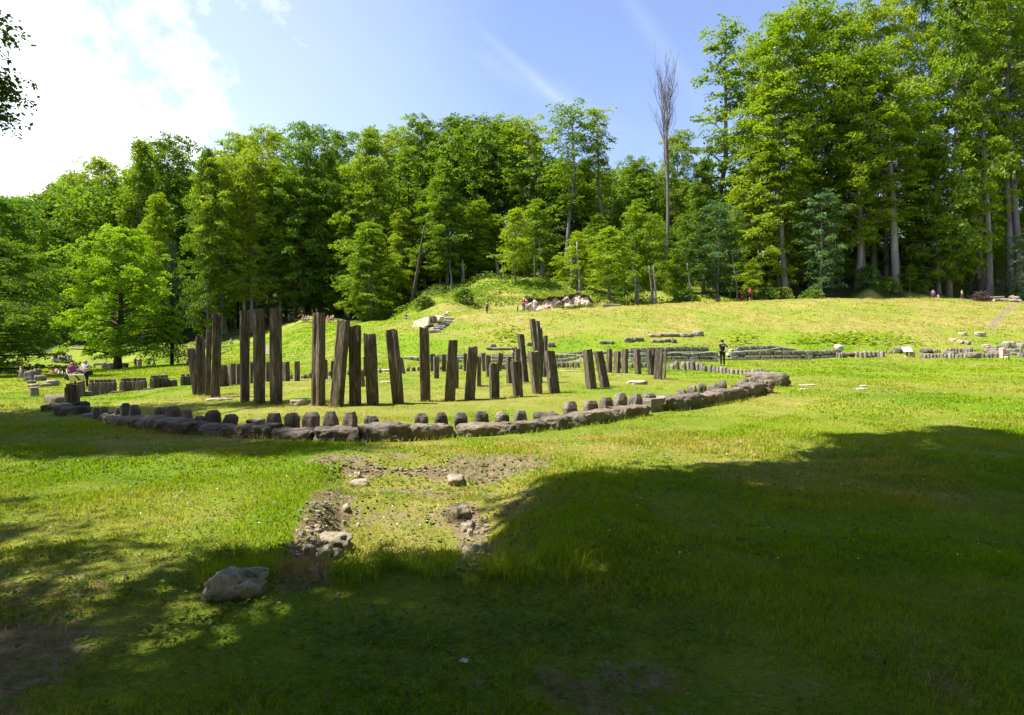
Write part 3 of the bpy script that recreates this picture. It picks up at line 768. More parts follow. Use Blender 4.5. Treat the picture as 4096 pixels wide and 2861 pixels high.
T('shade0', 1180, 700, 102, 110, "lower dark beech just in front of the one over the shaded path", group=GB)
T('beech2', 1340, 520, 120, 105, "beech on the skyline left of the tallest mid-wood crown", group=GB)
T('full3', 1475, 512, 104, 130, "broad beech clothed to the ground left of the leaning trunk", group=GB)
T('full0', 1490, 880, 93, 130, "pale-leaved low tree in front of the broad beech, left of the leaning trunk", "young_tree", group="young trees in front of the wood")
T('beech3', 1600, 520, 122, 100, "beech crown on the skyline right of the broad beech", group=GB)
T('beech1', 1700, 488, 116, 105, "tall beech rising above the leaning trunk", group=GB)
T('full1', 1790, 640, 100, 120, "bushy beech with drooping sprays behind the green hump of the slope", group=GB)
T('beech4', 1840, 470, 122, 115, "broad-headed beech on the skyline above the visitors on the slope", group=GB)
T('beech0', 1985, 480, 118, 105, "beech left of the gap in the skyline with a dark right flank", group=GB)
T('thin1', 2095, 470, 112, 95, "beech at the left edge of the skyline gap, bare-stemmed below", group=GB)
# --- middle
T('young0', 2065, 830, 92, 80, "young beech with layered sprays left of the stem with the white bark", "young_tree", group="young trees in front of the wood")
T('young1', 2140, 800, 98, 85, "young beech below the skyline gap", "young_tree", group="young trees in front of the wood")
T('snag', 2150, 700, 106, 12, "broken dead trunk poking out of the green below the skyline gap", "dead_tree")
T('thin1', 2262, 420, 104, 108, "tall beech with flat-topped crown, left of a pair by the skyline gap", group=GB)
T('thin0', 2395, 425, 106, 92, "tall beech with bare twigs in its crown, right of the pair by the skyline gap", group=GB)
T('young2', 2310, 930, 86, 85, "small beech on the fern slope above the man in black by the cut bank", "young_tree", group="young trees in front of the wood")
T('full2', 2335, 640, 112, 80, "beech filling the space under the tall flat-topped pair", group=GB)
T('snag', 2450, 720, 103, 9, "thin dead stem with broken tips left of the great dead tree", "dead_tree")
T('young0', 2440, 905, 82, 100, "bright young beech overhanging the shaded hollow right of the cut bank", "young_tree", group="young trees in front of the wood")
T('beech2', 2545, 640, 116, 80, "pale green beech left of the great dead tree", group=GB)
T('young1', 2545, 800, 88, 95, "young beech with a slender bare stem left of the great dead tree", "young_tree", group="young trees in front of the wood")
T('young2', 2612, 850, 86, 70, "yellow-green sapling touching the foot of the great dead tree", "young_tree", group="young trees in front of the wood")
T('dead', 2664, 318, 98, 54, "great leafless dead tree with upswept branches against the sky", "dead_tree", rz=.3)
T('beech3', 2725, 530, 112, 70, "pale thin-crowned beech just right of the great dead tree", group=GB)
T('young0', 2745, 850, 86, 75, "young beech just right of the dead tree's trunk", "young_tree", group="young trees in front of the wood")
T('full3', 2815, 640, 98, 112, "bushy yellow-green beech at the foot of the first tall right-hand tree", group=GR)
T('silver', 2872, 812, 86, 97, "silvery blue-green tree left of the family in red", "willow_tree")
T('thin0', 2895, 98, 100, 148, "tall gappy beech, first of the high trees right of the dead tree", group=GR)
T('thin1', 3010, 170, 108, 88, "slender dark beech seen in the gap beside the tall gappy one", group=GR)
T('beech1', 3105, 70, 96, 177, "broad high beech above the family in red", group=GR)
T('full2', 3040, 560, 93, 142, "beech with foliage sweeping down behind the family in red", group=GR)
T('thin1', 3150, 300, 91, 130, "beech with a pale bare trunk just right of the family in red", group=GR)
T('young1', 3010, 1040, 83, 48, "low sapling with drooping sprays right above the family in red", "young_tree", group="young trees in front of the wood")
T('silver', 3285, 770, 88, 92, "pale blue-green low tree in the shade of the high beeches", "young_tree", group="young trees in front of the wood")
T('beech4', 3320, 32, 99, 165, "high beech with the highest left crown on the right skyline", group=GR)
T('beech0', 3430, 200, 94, 153, "beech whose pale trunk stands left of the sunny bush", group=GR)
T('beech2', 3500, 22, 100, 142, "high beech left of the narrow sky slot", group=GR)
T('thin1', 3580, 380, 96, 142, "beech with a thick pale bare trunk above the mother in purple", group=GR)
T('beech3', 3660, -40, 108, 94, "dark beech behind the narrow sky slot", group=GR)
T('full0', 3795, -80, 96, 177, "high yellow-green beech clothed low, above the mother in purple", group=GR)
T('full1', 3755, 560, 94, 124, "bright beech with foliage falling to the slope behind the girl in white", group=GR)
T('thin0', 3935, -60, 97, 142, "beech with the long pale trunk right of the girl in white", group=GR)
T('beech1', 3985, -160, 104, 130, "beech with bare trunk behind the brushwood pile", group=GR)
T('thin1', 4070, -140, 98, 136, "beech at the right edge with two bare forks, above the log pile", group=GR)
T('beech4', 4180, -120, 101, 142, "last beech at the right edge of the picture", group=GR)
T('silver', 4100, 930, 92, 60, "low leafy tree at the right edge behind the log pile", "young_tree", group="young trees in front of the wood")
T('young2', 3640, 1060, 92, 40, "small sapling on the slope above the mother in purple", "young_tree", group="young trees in front of the wood")
for i, (x, yt, d, hw) in enumerate(((1290, 760, 108, 95), (1395, 820, 104, 90), (1600, 830, 101, 95), (1700, 760, 104, 95), (1900, 800, 103, 95), (1985, 860, 106, 80), (640, 780, 104, 100), (330, 840, 112, 110), (190, 900, 110, 100),
                                    (2230, 800, 108, 90), (2400, 860, 100, 80), (2480, 800, 106, 85), (2650, 880, 100, 80), (2930, 700, 98, 90), (3230, 560, 100, 120), (3370, 620, 102, 110), (3480, 800, 104, 90), (3660, 640, 102, 110), (3880, 560, 104, 110), (4030, 620, 106, 110))):
    T(('full0', 'full2', 'full1', 'full3')[i % 4], x, yt, d, hw, "%s from the left among the lower leafy beeches filling the wood behind the front trees" % ("twentieth" if i == 19 else "first second third fourth fifth sixth seventh eighth ninth tenth eleventh twelfth thirteenth fourteenth fifteenth sixteenth seventeenth eighteenth nineteenth".split()[[8, 7, 6, 5, 4, 3, 2, 1, 0][i] if False else sorted((1290, 1395, 1600, 1700, 1900, 1985, 640, 330, 190, 2230, 2400, 2480, 2650, 2930, 3230, 3370, 3480, 3660, 3880, 4030)).index(x)]), group="lower leafy beeches inside the wood")
YF = [(2920, 1000, 96, 60), (3000, 960, 97, 60), (3080, 1010, 95, 55), (3190, 980, 98, 65), (3270, 1010, 97, 60), (3360, 1000, 99, 60), (3420, 960, 103, 65), (3510, 1000, 104, 60), (3620, 960, 104, 60), (3720, 940, 103, 65), (3800, 1000, 99, 55), (3880, 960, 101, 60), (4000, 980, 102, 60),
      (2700, 1000, 92, 55), (2500, 1010, 92, 50), (2380, 1000, 95, 50), (2200, 1010, 100, 55), (2100, 980, 101, 55), (1930, 1000, 102, 60), (1760, 1010, 101, 55), (1560, 1060, 101, 55)]
for i, (x, yt, d, hw) in enumerate(sorted(YF)):
    T('young%d' % (i % 3), x, yt, d, hw, "young leafy beech in the shade behind the front trees", "young_tree", group="young beeches in the shade at the foot of the wood")
# bare stems seen under the canopy
def stem(xb, db, xt, yt, r, label, name="bare_tree_trunk", mat=None):
    p = gd(xb, db); top = Vector(((xt - CX) / F * db, db + .5, zat(yt, db)))
    z = np.linspace(0, 1, 8); dv = np.array(top - p)
    pts = dv[None, :] * z[:, None]; pts[:, 0] += np.sin(z * 5) * .12
    V, Fc = tube(pts, r * (1.25 - z * .75), 8); V[:8, 2] -= .5
    o_ = link(name, np_mesh(name, V, Fc, mat or m_bark, smooth=True)); o_.location = p
    tag(o_, label, "tree trunk", "bare stems at the foot of the wood")
for a in ((1640, 92, 1700, 900, .26, "long bare trunk leaning to the right at the edge of the wood", "bare_tree_trunk", m_bark_dark),
          (1805, 96, 1800, 1040, .17, "short white stem right of the leaning trunk, above the green hump"),
          (1850, 99, 1852, 1040, .30, "dark bare trunk close behind the short white stem"),
          (1990, 100, 1984, 1020, .33, "tall grey stem at the left end of the fern slope"),
          (2013, 98, 2010, 1040, .16, "thin stem close to the right of the tall grey stem"),
          (2168, 97, 2160, 960, .34, "stout grey trunk in the middle of the fern slope"),
          (2287, 95, 2286, 980, .36, "stout dark trunk under the flat-topped pair of beeches"),
          (2318, 84, 2312, 960, .20, "pale slender stem down to the fern slope above the cut bank"),
          (2550, 82, 2544, 1040, .17, "slender stem left of the twin stems in the shaded hollow"),
          (2606, 81, 2603, 1060, .14, "left one of the twin slender stems in the shaded hollow"),
          (2620, 82, 2621, 1060, .14, "right one of the twin slender stems in the shaded hollow"),
          (2760, 84, 2756, 1050, .14, "slender stem between the twin stems and the silvery tree"),
          (2950, 84, 2935, 1000, .12, "thin stem just left of the family in red"),
          (3118, 92, 3110, 700, .34, "shaded stem half hidden left of the pale trunk by the family in red"),
          (3452, 97, 3446, 640, .36, "grey trunk standing left of the stoutest pale one on the right slope"),
          (3582, 93, 3560, 420, .50, "stoutest pale grey trunk on the right slope, above the mother in purple"),
          (3545, 101, 3540, 620, .36, "shaded trunk just left of the stoutest pale one"),
          (3960, 95, 3935, 330, .42, "long pale trunk behind the brushwood pile"),
          (4040, 98, 4030, 300, .48, "long pale trunk at the far right above the log pile"),
          (3700, 96, 3693, 1010, .12, "thin dark stem above the child beside the mother in purple")):
    stem(*a)

# --- the wood behind : one mass
SKYL = [(-900, 830), (0, 812), (180, 785), (410, 640), (535, 571), (713, 555), (890, 544), (1106, 515), (1338, 512), (1550, 522), (1677, 500), (1820, 490),
        (2087, 490), (2140, 640), (2230, 640), (2440, 690), (2560, 660), (2640, 740), (2760, 700), (2900, 820), (4096, 860), (5200, 860)]
sx_ = np.array([s[0] for s in SKYL]); sy_ = np.array([s[1] for s in SKYL])
rg = np.random.default_rng(77)
Cs, Ns, Rs = [], [], []; wacc = Acc()
for Y0 in (112, 120, 129, 139, 150, 163, 178, 196, 216):
    step = 8.0 + (Y0 - 112) * .05
    X0 = -1.45 * Y0
    while X0 < 1.45 * Y0:
        X0 += step * rg.uniform(.75, 1.25)
        Yt = Y0 + rg.normal(0, 2.2); px = X0 / Yt * F + CX
        if px > 2650 and rg.uniform() < .22: continue
        g = g1(X0, Yt)
        ztop = zat(np.interp(px, sx_, sy_), Yt) - abs(rg.normal(0, 1.2))
        H = min(ztop - g, rg.uniform(26, 33))
        if H < 9: continue
        Rc = rg.uniform(4.8, 6.6); cb = .12 if Y0 < 125 else .3
        n = int(190 * (H / 30) * (1 if Y0 < 170 else .7))
        t = rg.uniform(0, 1, n) ** .8; az = rg.uniform(0, 6.28, n)
        rad = Rc * profile('beech', t) * (1 + .2 * np.sin(az * 2 + X0) + .15 * np.sin(az * 3 + t * 8)) * rg.uniform(.45, 1.08, n) ** .6
        C = np.stack([X0 + np.cos(az) * rad, Yt + np.sin(az) * rad, g + H * (cb + (1 - cb) * t)], -1)
        nn = np.stack([np.cos(az) * .5, np.sin(az) * .5, np.ones(n)], -1) + rg.normal(0, .3, (n, 3)); nn /= np.linalg.norm(nn, axis=1)[:, None]
        Cs.append(C); Ns.append(nn); Rs.append(rg.uniform(.8, 1.7, n))
        V, Fc = tube([(X0, Yt, g - .5), (X0 + rg.normal(0, .5), Yt, g + H * .9)], [.35, .08], 5, False); wacc.add(V, Fc, 1)
Cs = np.concatenate(Cs); Ns = np.concatenate(Ns); Rs = np.concatenate(Rs)
print("far wood sprays", len(Cs))
V, Q = sprays(rg, Cs, Ns, Rs, 20, .66, .3, .12)
tv = np.concatenate(wacc.V); n0 = len(V)
allf = np.concatenate([Q, np.array(wacc.F) + n0])
mi = np.concatenate([np.zeros(len(Q), int), np.ones(len(wacc.F), int)])
tag(link("far_wood", np_mesh("far_wood", np.concatenate([V, tv]), allf, [m_wood, m_bark_dark], mi)), kind='stuff')

# --- ferns and undergrowth on the slopes (uncountable)
n = 90000
Yf = rg.uniform(74, 128, n); uf = rg.uniform(-.95, 1.0, n); Xf = uf * Yf; px = uf * F + CX
dens = fbm(Xf * .28, Yf * .28, 91)
k = (dens > .44)
lo = np.interp(px, [0, 900, 1450, 1700, 1900, 2080, 2100, 2370, 2390, 2500, 2800, 3100, 3600, 4096], [102, 106, 92, 73, 74.5, 76, 75.2, 75.2, 77, 81, 88, 90, 94, 96])
k &= Yf > lo + rg.uniform(0, 2, n)
k &= (fbm(Xf * .07, Yf * .07, 93) > np.where(px > 3200, .50, np.where(px < 1450, .56, .34)))
Xf, Yf = Xf[k], Yf[k]; hh_ = (dens[k] - .44) * 5.5
Zf = G(Xf, Yf)
C = np.stack([Xf, Yf, Zf + rg.uniform(.05, 1, len(Xf)) * np.clip(hh_, .2, 1.3)], -1)
v, q = leafquads(C, rg.uniform(.3, .65, len(Xf)), rg.uniform(.16, .32, len(Xf)), .55)
tag(link("undergrowth", np_mesh("undergrowth", v, q, m_fern)), kind='stuff')
# butterbur patches on the bank
pts = []
for (x0, y0, sx, sy, nn) in ((3430, 1358, 110, 12, 420), (2020, 1345, 30, 18, 110), (3220, 1370, 40, 6, 40), (2980, 1360, 40, 16, 60), (3640, 1375, 40, 5, 25), (940, 1405, 40, 12, 60), (1230, 1365, 25, 10, 30), (700, 1425, 90, 4, 70)):
    for _ in range(nn):
        p = gp(rg.normal(x0, sx), rg.normal(y0, sy)); pts.append((p.x, p.y, p.z + rg.uniform(.12, .35)))
v, q = leafquads(np.array(pts), rg.uniform(.3, .55, len(pts)), rg.uniform(.3, .5, len(pts)), .35)
m_butter = leaf_mat("butterbur_leaves", (.13, .20, .015), (.19, .27, .02), (.26, .32, .03), .4)
tag(link("broad_leaved_plants", np_mesh("broad_leaved_plants", v, q, m_butter)), kind='stuff')
# shrubs
def shrub(x, d, w, h, seed, label, mat):
    r2 = np.random.default_rng(seed); p = gd(x, d); n = 120
    az = r2.uniform(0, 6.28, n); el = r2.uniform(0, 1, n) ** .7; rad = r2.uniform(.45, 1, n) ** .5
    mod = 1 + .25 * np.sin(az * 3 + seed)
    C = np.stack([np.cos(az) * rad * w / 2 * np.cos(el * 1.45) * mod, np.sin(az) * rad * w / 2 * np.cos(el * 1.45) * mod, h * np.sin(el * 1.5) * rad], -1)
    nn = C / (np.linalg.norm(C, axis=1)[:, None] + .01) + np.array([0, 0, .8]); nn /= np.linalg.norm(nn, axis=1)[:, None]
    v, q = sprays(r2, C, nn, r2.uniform(.35, .6, n), 22, .26, .2, .25)
    r_ = empty("shrub", p); link("foliage", np_mesh("foliage", v, q, mat), r_)
    ac = Acc()
    for j in range(7):
        a = j * .9; V, Fc = tube([(0, 0, -.2), (math.cos(a) * w * .12, math.sin(a) * w * .12, h * .4), (math.cos(a) * w * .25, math.sin(a) * w * .25, h * .75)], [.05, .03, .01], 4, False); ac.add(V, Fc)
    link("stems", ac.mesh("stems", m_bark_dark), r_)
    tag(r_, label, "shrub", "shrubs at the foot of the wood")
for a in ((3470, 90, 4.2, 3.6, 1, "sunlit olive shrub left of the stoutest pale trunk on the right slope", m_fern),
          (3545, 91, 4.0, 2.6, 2, "dark green shrub just right of the sunlit olive shrub", m_beech_dark),
          (3690, 92, 2.6, 2.2, 3, "small shrub above and right of the mother in purple", m_fern),
          (2745, 84, 3.2, 1.8, 4, "low bright shrub in the hollow below the dead tree", m_fern),
          (3055, 83, 3.6, 2.6, 5, "yellowish shrub just right of the family in red", m_fern),
          (3130, 84, 3.2, 2.0, 6, "low shrub at the foot of the pale trunk right of the family in red", m_fern),
          (3250, 84, 3.4, 1.4, 7, "low bright shrub on the rim of the bank under the pale blue-green tree", m_fern),
          (4085, 91, 3.2, 3.0, 8, "grey-green shrub at the right edge above the log pile", m_silver),
          (1700, 77, 2.6, 1.6, 9, "tawny shrub at the left end of the green hump", m_fern),
          (1860, 78, 3.0, 2.0, 10, "bright shrub on top of the green hump behind the photographing visitor", m_fern)):
    shrub(*a)

# --- the trees whose shade falls on the foreground (behind and beside the camera)
def shade_tree(loc, H, clumps, seed, label, tr, leaf, k, mat=None, name="lime_tree"):
    """clumps: (x,y,z,rx,ry,rz,n) world ellipsoids of leaf sprays, each reached by a limb from the trunk"""
    r2 = np.random.default_rng(seed); p0 = np.array([loc[0], loc[1], g1(*loc)])
    ac = Acc(); z = np.linspace(0, 1, 8)
    V, Fc = tube(np.stack([np.sin(z * 3) * .15, np.cos(z * 2) * .15 - .15, z * H * .8], -1), tr * (1 - z * .75), 10); V[:10, 2] -= .4; ac.add(V, Fc)
    Cs, Ns, Rs = [], [], []
    FC = []
    for cl_ in clumps:
        x, y, zc, rx, ry, rz_, n = cl_[:7]
        c = np.array([x, y, zc]) - p0
        s = np.array([0, 0, min(H * .75, max(2.5, c[2] - np.hypot(c[0], c[1]) * .55))])
        mid = s + (c - s) * .5 + np.array([0, 0, .12 * np.linalg.norm(c - s)])
        V, Fc = tube([s, mid, c], [tr * .42, tr * .25, .04], 6, False); ac.add(V, Fc)
        u = r2.normal(0, 1, (n, 3)); u /= np.linalg.norm(u, axis=1)[:, None]; rad = r2.uniform(.15, 1, n) ** .45
        C = c + u * rad[:, None] * np.array([rx, ry, rz_]) * (1 + .2 * np.sin(u[:, :1] * 5 + u[:, 1:2] * 7))
        for q in C[::6]:
            V, Fc = tube([c + (q - c) * .1, q], [.04, .012], 3, False); ac.add(V, Fc)
        nn = u * .5 + np.array([0, 0, .9]) + r2.normal(0, .25, (n, 3)); nn /= np.linalg.norm(nn, axis=1)[:, None]
        if len(cl_) > 7: FC.append((C, nn, r2.uniform(.14, .34, n))); continue
        Cs.append(C); Ns.append(nn); Rs.append(r2.uniform(.35, .75, n))
    V, Q = sprays(r2, np.concatenate(Cs), np.concatenate(Ns), np.concatenate(Rs), k, leaf, .25, .15)
    if FC:
        V2, Q2 = sprays(r2, *[np.concatenate(q) for q in zip(*FC)], 30, .085, .3, .3, .7); Q = np.concatenate([Q, Q2 + len(V)]); V = np.concatenate([V, V2])
    r_ = empty(name, p0); link("trunk", ac.mesh("trunk", m_bark_dark, True), r_); link("crown", np_mesh("crown", V, Q, mat or m_near), r_)
    tag(r_, label, "tree")
    return r_
# shade reaches the ground offset by z*(ox,oy)
ox = -to_sun.x / to_sun.z; oy = -to_sun.y / to_sun.z
def over(gx, gy, z, rx, ry, rz_, n):
    """clump whose shadow centre falls on ground point (gx, gy)"""
    return (gx - ox * z, gy - oy * z, z, rx, ry, rz_, n)
# left tree : its twigs enter the picture at the upper left
shade_tree((-18, 11), 23, [over(-13.6, 15.2, 11, 3.0, 2.4, 2.0, 190), over(-11, 16.2, 14, 2.4, 1.3, 1.6, 90), over(-13, 11.2, 11, 3, 1.6, 1.8, 110), over(-12, 13.6, 12, 3.4, 2.4, 2.2, 190), over(-9.4, 12.4, 15.5, 3.0, 1.9, 2.0, 170), over(-6.6, 11.4, 19, 2.6, 1.3, 1.6, 130), over(-4.3, 10.4, 21, 1.8, .7, 1.2, 60), over(-8, 10.4, 17, 2.4, .9, 1.4, 90), over(-7.5, 18.2, 18, 2.6, 1.0, 1.4, 70), over(-12, 18, 13, 2.6, 1.4, 1.6, 80),
                           over(-13, 10.6, 11, 2.6, 1.9, 2.4, 90), over(-10.2, 9.7, 13.5, 2.4, 1.1, 1.8, 70), over(-10.5, 15.6, 15, 2.2, 1.2, 1.6, 50),
                           over(-14, 16, 10, 2.2, 2.0, 2, 60),
                           (-13.2, 11.9, 9.0, 1.5, 1.6, 1.3, 40), (-11.35, 12, 8.85, .85, .7, .5, 70, 1), (-11.5, 12, 8.2, .9, .7, .35, 50, 1), (-11.2, 12, 7.55, .8, .6, .16, 46, 1), (-11.2, 12, 7.2, .8, .6, .22, 60, 1), (-11.3, 12, 6.75, .7, .6, .2, 36, 1), (-12.2, 12, 7.6, .9, .8, 1.2, 90, 1), (-13.8, 12, 6.6, 1.2, 1.3, 1.3, 30), (-18, 10, 16, 3, 3, 3, 60), (-18.5, 11, 20, 2.5, 2.5, 2.5, 50)],
           3, "tree at the upper left edge with dark leafy twigs against the bright cloud", .32, .19, 42)
EDGE = [(-1.9, 4.2), (-1.2, 4.35), (-.4, 4.45), (.15, 4.9), (.45, 5.7), (.8, 6.6), (1.4, 7.3), (2.3, 7.55), (3.2, 7.3), (4.1, 7.9), (5.1, 8.8), (6, 9.9), (7.2, 10.9), (8.6, 11.7), (10, 12.2), (11.5, 12.5)]
re_ = random.Random(21); FRAY = []
for (x0, y0), (x1, y1) in zip(EDGE[:-1], EDGE[1:]):
    for q in range(3):
        t_ = re_.random(); FRAY.append(over(x0 + (x1 - x0) * t_ + re_.gauss(0, .12), y0 + (y1 - y0) * t_ + re_.uniform(-.2, .8), 10 + x0 * .45 + re_.uniform(-1, 1), re_.uniform(.2, .7), re_.uniform(.08, .3), .3, re_.randint(2, 6)))
shade_tree((1.5, -4), 22, FRAY + [over(5.6, 9.4, 14, .5, .35, .4, 14), over(1.2, 6.3, 11.5, .6, .3, .4, 14), over(9.3, 11.9, 16, .9, .35, .4, 20), over(3.4, 8.1, 13, .45, .3, .4, 10), over(6.9, 10.6, 15, .7, .3, .4, 12), over(2.3, 4.9, 10.5, 1.9, 1.5, 1.4, 120), over(5.2, 6.0, 12.5, 2.2, 1.4, 1.4, 110), over(7.6, 7.2, 14, 2.4, 1.5, 1.4, 130), over(1.9, 5.6, 11, 1.5, 1.35, 1.0, 130), over(3.6, 4.6, 11.5, 2.6, 2.2, 1.6, 190), over(5.9, 6.6, 13, 2.7, 1.9, 1.6, 190), over(8.2, 8.4, 14.5, 3.0, 2.4, 1.8, 266), over(.6, 3.0, 10, 2.2, 1.2, 1.6, 152),
                           over(3.2, 2.6, 12, 3.2, 2.2, 1.8, 228), over(7, 4, 12.5, 3.2, 2.4, 1.8, 247), over(10.5, 5.5, 15, 3.2, 2.4, 1.8, 228),
                           over(10.8, 10.2, 16, 2.8, 2.3, 1.6, 228), over(4.9, 8.0, 13.4, 1.0, .6, .8, 30), over(1.9, 7.0, 11.8, 1.1, .45, .8, 34), over(8.0, 11.6, 16.2, 1.6, .5, .6, 41)],
           4, "big lime tree behind the camera that shades the foreground, out of the picture", .45, .22, 44)
shade_tree((-5, -5), 19, [over(-.6, 2.7, 9, 1.1, .6, 1.0, 34), over(-2.2, 2.75, 9.2, .55, .3, .7, 22), over(-3.0, 2.95, 9.4, .6, .28, .7, 24), over(-2.7, 3.35, 9.6, .5, .14, .5, 12), over(-3.9, 3.5, 9.8, .5, .4, .6, 20), over(-3.4, 3.75, 9.9, .5, .1, .4, 8), over(-4.3, 4.35, 10.2, .8, .16, .5, 14), over(-3.5, 4.75, 10.2, .5, .1, .4, 7), over(-2.35, 3.95, 9.9, .35, .1, .3, 6), over(-5.2, 5.1, 10.5, .9, .2, .5, 14), over(-1.6, 2.45, 9.1, .4, .16, .5, 9), over(-1.9, 2.55, 9.3, .8, .35, .8, 16), over(-3.0, 2.5, 9.5, .6, .3, .8, 10), over(-.9, 3.5, 9.6, .9, .32, .7, 16), over(-2.2, 3.5, 10, .8, .16, .5, 9), over(-3.0, 3.2, 10, .4, .25, .5, 7),
                          over(-3.5, 3.9, 10.4, .16, .7, .4, 8), over(-2.75, 4.5, 10, .12, .55, .4, 6), over(-4.0, 4.9, 10.4, .8, .12, .4, 7), over(-4.8, 5.6, 11, .8, .2, .5, 10), over(-6.4, 6.4, 12, 1.2, .22, .6, 14),
                          over(-4.4, 3.2, 10.5, .4, .5, .5, 9), over(-5.3, 4.2, 10.5, .5, .35, .5, 9), over(-1.9, 4.2, 10, .4, .14, .3, 5), over(-1.3, 3.1, 9.8, .25, .5, .4, 6)],
           6, "second lime tree behind the camera throwing dappled shade, out of the picture", .34, .15, 20)

# more of the wood, unseen, added behind and beside the photographer to block skylight
for i, (x, y, hs, ws) in enumerate(((-9, -12, 1, 1.1), (-1, -14, 1.05, 1.1), (7, -13, .95, 1.2), (15, -10, 1, 1.1), (22, -2, .9, 1.0), (-17, -8, 1, 1.1), (-22, 0, .85, .9), (-4, -22, 1.1, 1.2), (5, -23, 1.1, 1.2), (14, -20, 1.1, 1.2), (24, -14, 1, 1.1), (-14, -19, 1, 1.2), (31, 6, .8, .8), (20, 7, 1, 1), (26, 13, 1, .9), (34, 21, 1, 1), (18, 1, 1.1, 1.1), (42, 30, 1, 1), (-30, 16, 1, 1), (-27, 8, 1, 1))):
    key = ('full1', 'shade0', 'full3', 'shade1')[i % 4]
    (tm, cmn), H, Rc = PROTO[key]
    r = empty("beech_tree", (x, y, g1(x, y)), i * 1.3); r.scale = (ws, ws, hs * .85)
    link("trunk", tm, r); link("crown", cmn, r)
    tag(r, "unseen beech of the wood around the photographer, added to block skylight", "tree", "unseen beeches added around the photographer")

# freshly broken earth bank above the visitors
nx, nz_ = 110, 22
xs = np.linspace(2088, 2376, nx); Vb = []; rb = np.random.default_rng(8)
topz = [zat(1181 + 9 * math.sin(x * .021) + 7 * (vnoise(x * .06, 1.5, 3) - .5) * 2 + 26 * max(0, (2106 - x) / 18) + 30 * max(0, (x - 2352) / 24), 72.3) for x in xs]
for i, x in enumerate(xs):
    for j in range(nz_ + 1):
        t = j / nz_; X0 = (x - CX) / F * 72.3; zb = g1(X0, 71.6) - .25; z = zb + (float(topz[i]) - zb) * t
        y = 72.2 + 1.0 * t - .25 * max(0, t - .85) / .15 + (fbm(X0 * .8, z * .9, 12) - .5) * 1.5 + (fbm(X0 * 3, z * 3, 13) - .5) * .5
        Vb.append((X0, float(y), z))
nb = len(Vb)
for i in range(nx): v = Vb[i * (nz_ + 1) + nz_]; Vb.append((v[0], v[1] + 4.2, v[2] - .1))
Fb = [(i * (nz_ + 1) + j, (i + 1) * (nz_ + 1) + j, (i + 1) * (nz_ + 1) + j + 1, i * (nz_ + 1) + j + 1) for i in range(nx - 1) for j in range(nz_)]
Ft = [(i * (nz_ + 1) + nz_, (i + 1) * (nz_ + 1) + nz_, nb + i + 1, nb + i) for i in range(nx - 1)]
m_cut = solid_mat("broken_earth", [(.34, (.13, .09, .055)), (.46, (.36, .27, .19)), (.62, (.58, .48, .37))], .5, .95, .12, 2, extra=[(.9, .60, .72, (.14, .095, .06)), (1.6, .62, .70, (.12, .15, .02))])
m_roots = solid_mat("rooty_soil", [(.3, (.030, .022, .012)), (.55, (.075, .052, .030)), (.7, (.12, .10, .03))], 1.5, .95, .1, 4)
mi = [1 if (f % nz_) >= int(nz_ * .84 + 2 * math.sin(f // nz_ * .4)) else 0 for f in range(len(Fb))] + [1] * len(Ft)
ob = link("earth_bank", np_mesh("earth_bank", Vb, Fb + Ft, [m_cut, m_roots], mi, True)); ob['kind'] = 'structure'
# turf hanging over its lip, and growth at its foot
n = 3600
xq = rb.uniform(2088, 2378, n); f_ = rb.uniform(0, 1, n) < .62
tz = np.interp(xq, xs, topz); dq = np.where(f_, 73.2 + rb.uniform(-.2, 3.0, n), 71.5 - rb.uniform(0, .7, n))
Xq = (xq - CX) / F * dq; zg = G(Xq, dq)
zq = np.where(f_, tz + rb.uniform(-.1, .25, n), zg + rb.uniform(0, .5, n) * (fbm(xq * .03, xq * 0, 4) > .47))
v, q = leafquads(np.stack([Xq, dq, zq], -1), rb.uniform(.18, .4, n), rb.uniform(.08, .2, n), .6)
tag(link("hanging_turf", np_mesh("hanging_turf", v, q, m_fern)), kind='stuff')

# ------------------------------------------------------------------ stones, posts, walls
ORD = "first second third fourth fifth sixth seventh eighth ninth tenth eleventh twelfth thirteenth fourteenth fifteenth sixteenth seventeenth eighteenth nineteenth twentieth".split()
def n3d(P, s, seed):
    return np.array([mnoise.noise(Vector(p) * s + Vector((seed * 7.3, seed * 3.1, seed * 1.7))) for p in P])
def cube_grid(n):
    """closed cube surface, n cells a side, in [-1,1]^3"""
    idx = {}; V = []; Fc = []
    def vid(a):
        k = tuple(np.round(a, 5))
        if k not in idx: idx[k] = len(V); V.append(k)
        return idx[k]
    g = np.linspace(-1, 1, n + 1)
    for ax in range(3):
        for sg in (-1, 1):
            u, w = (ax + 1) % 3, (ax + 2) % 3
            for i in range(n):
                for j in range(n):
                    q = []
                    for (a, b) in ((g[i], g[j]), (g[i + 1], g[j]), (g[i + 1], g[j + 1]), (g[i], g[j + 1])):
                        c = [0, 0, 0]; c[ax] = sg; c[u] = a; c[w] = b; q.append(vid(c))
                    Fc.append(tuple(q) if sg > 0 else tuple(q[::-1]))
    return np.array(V, float), Fc
_CG = {n: cube_grid(n) for n in (4, 6, 8, 10, 12)}
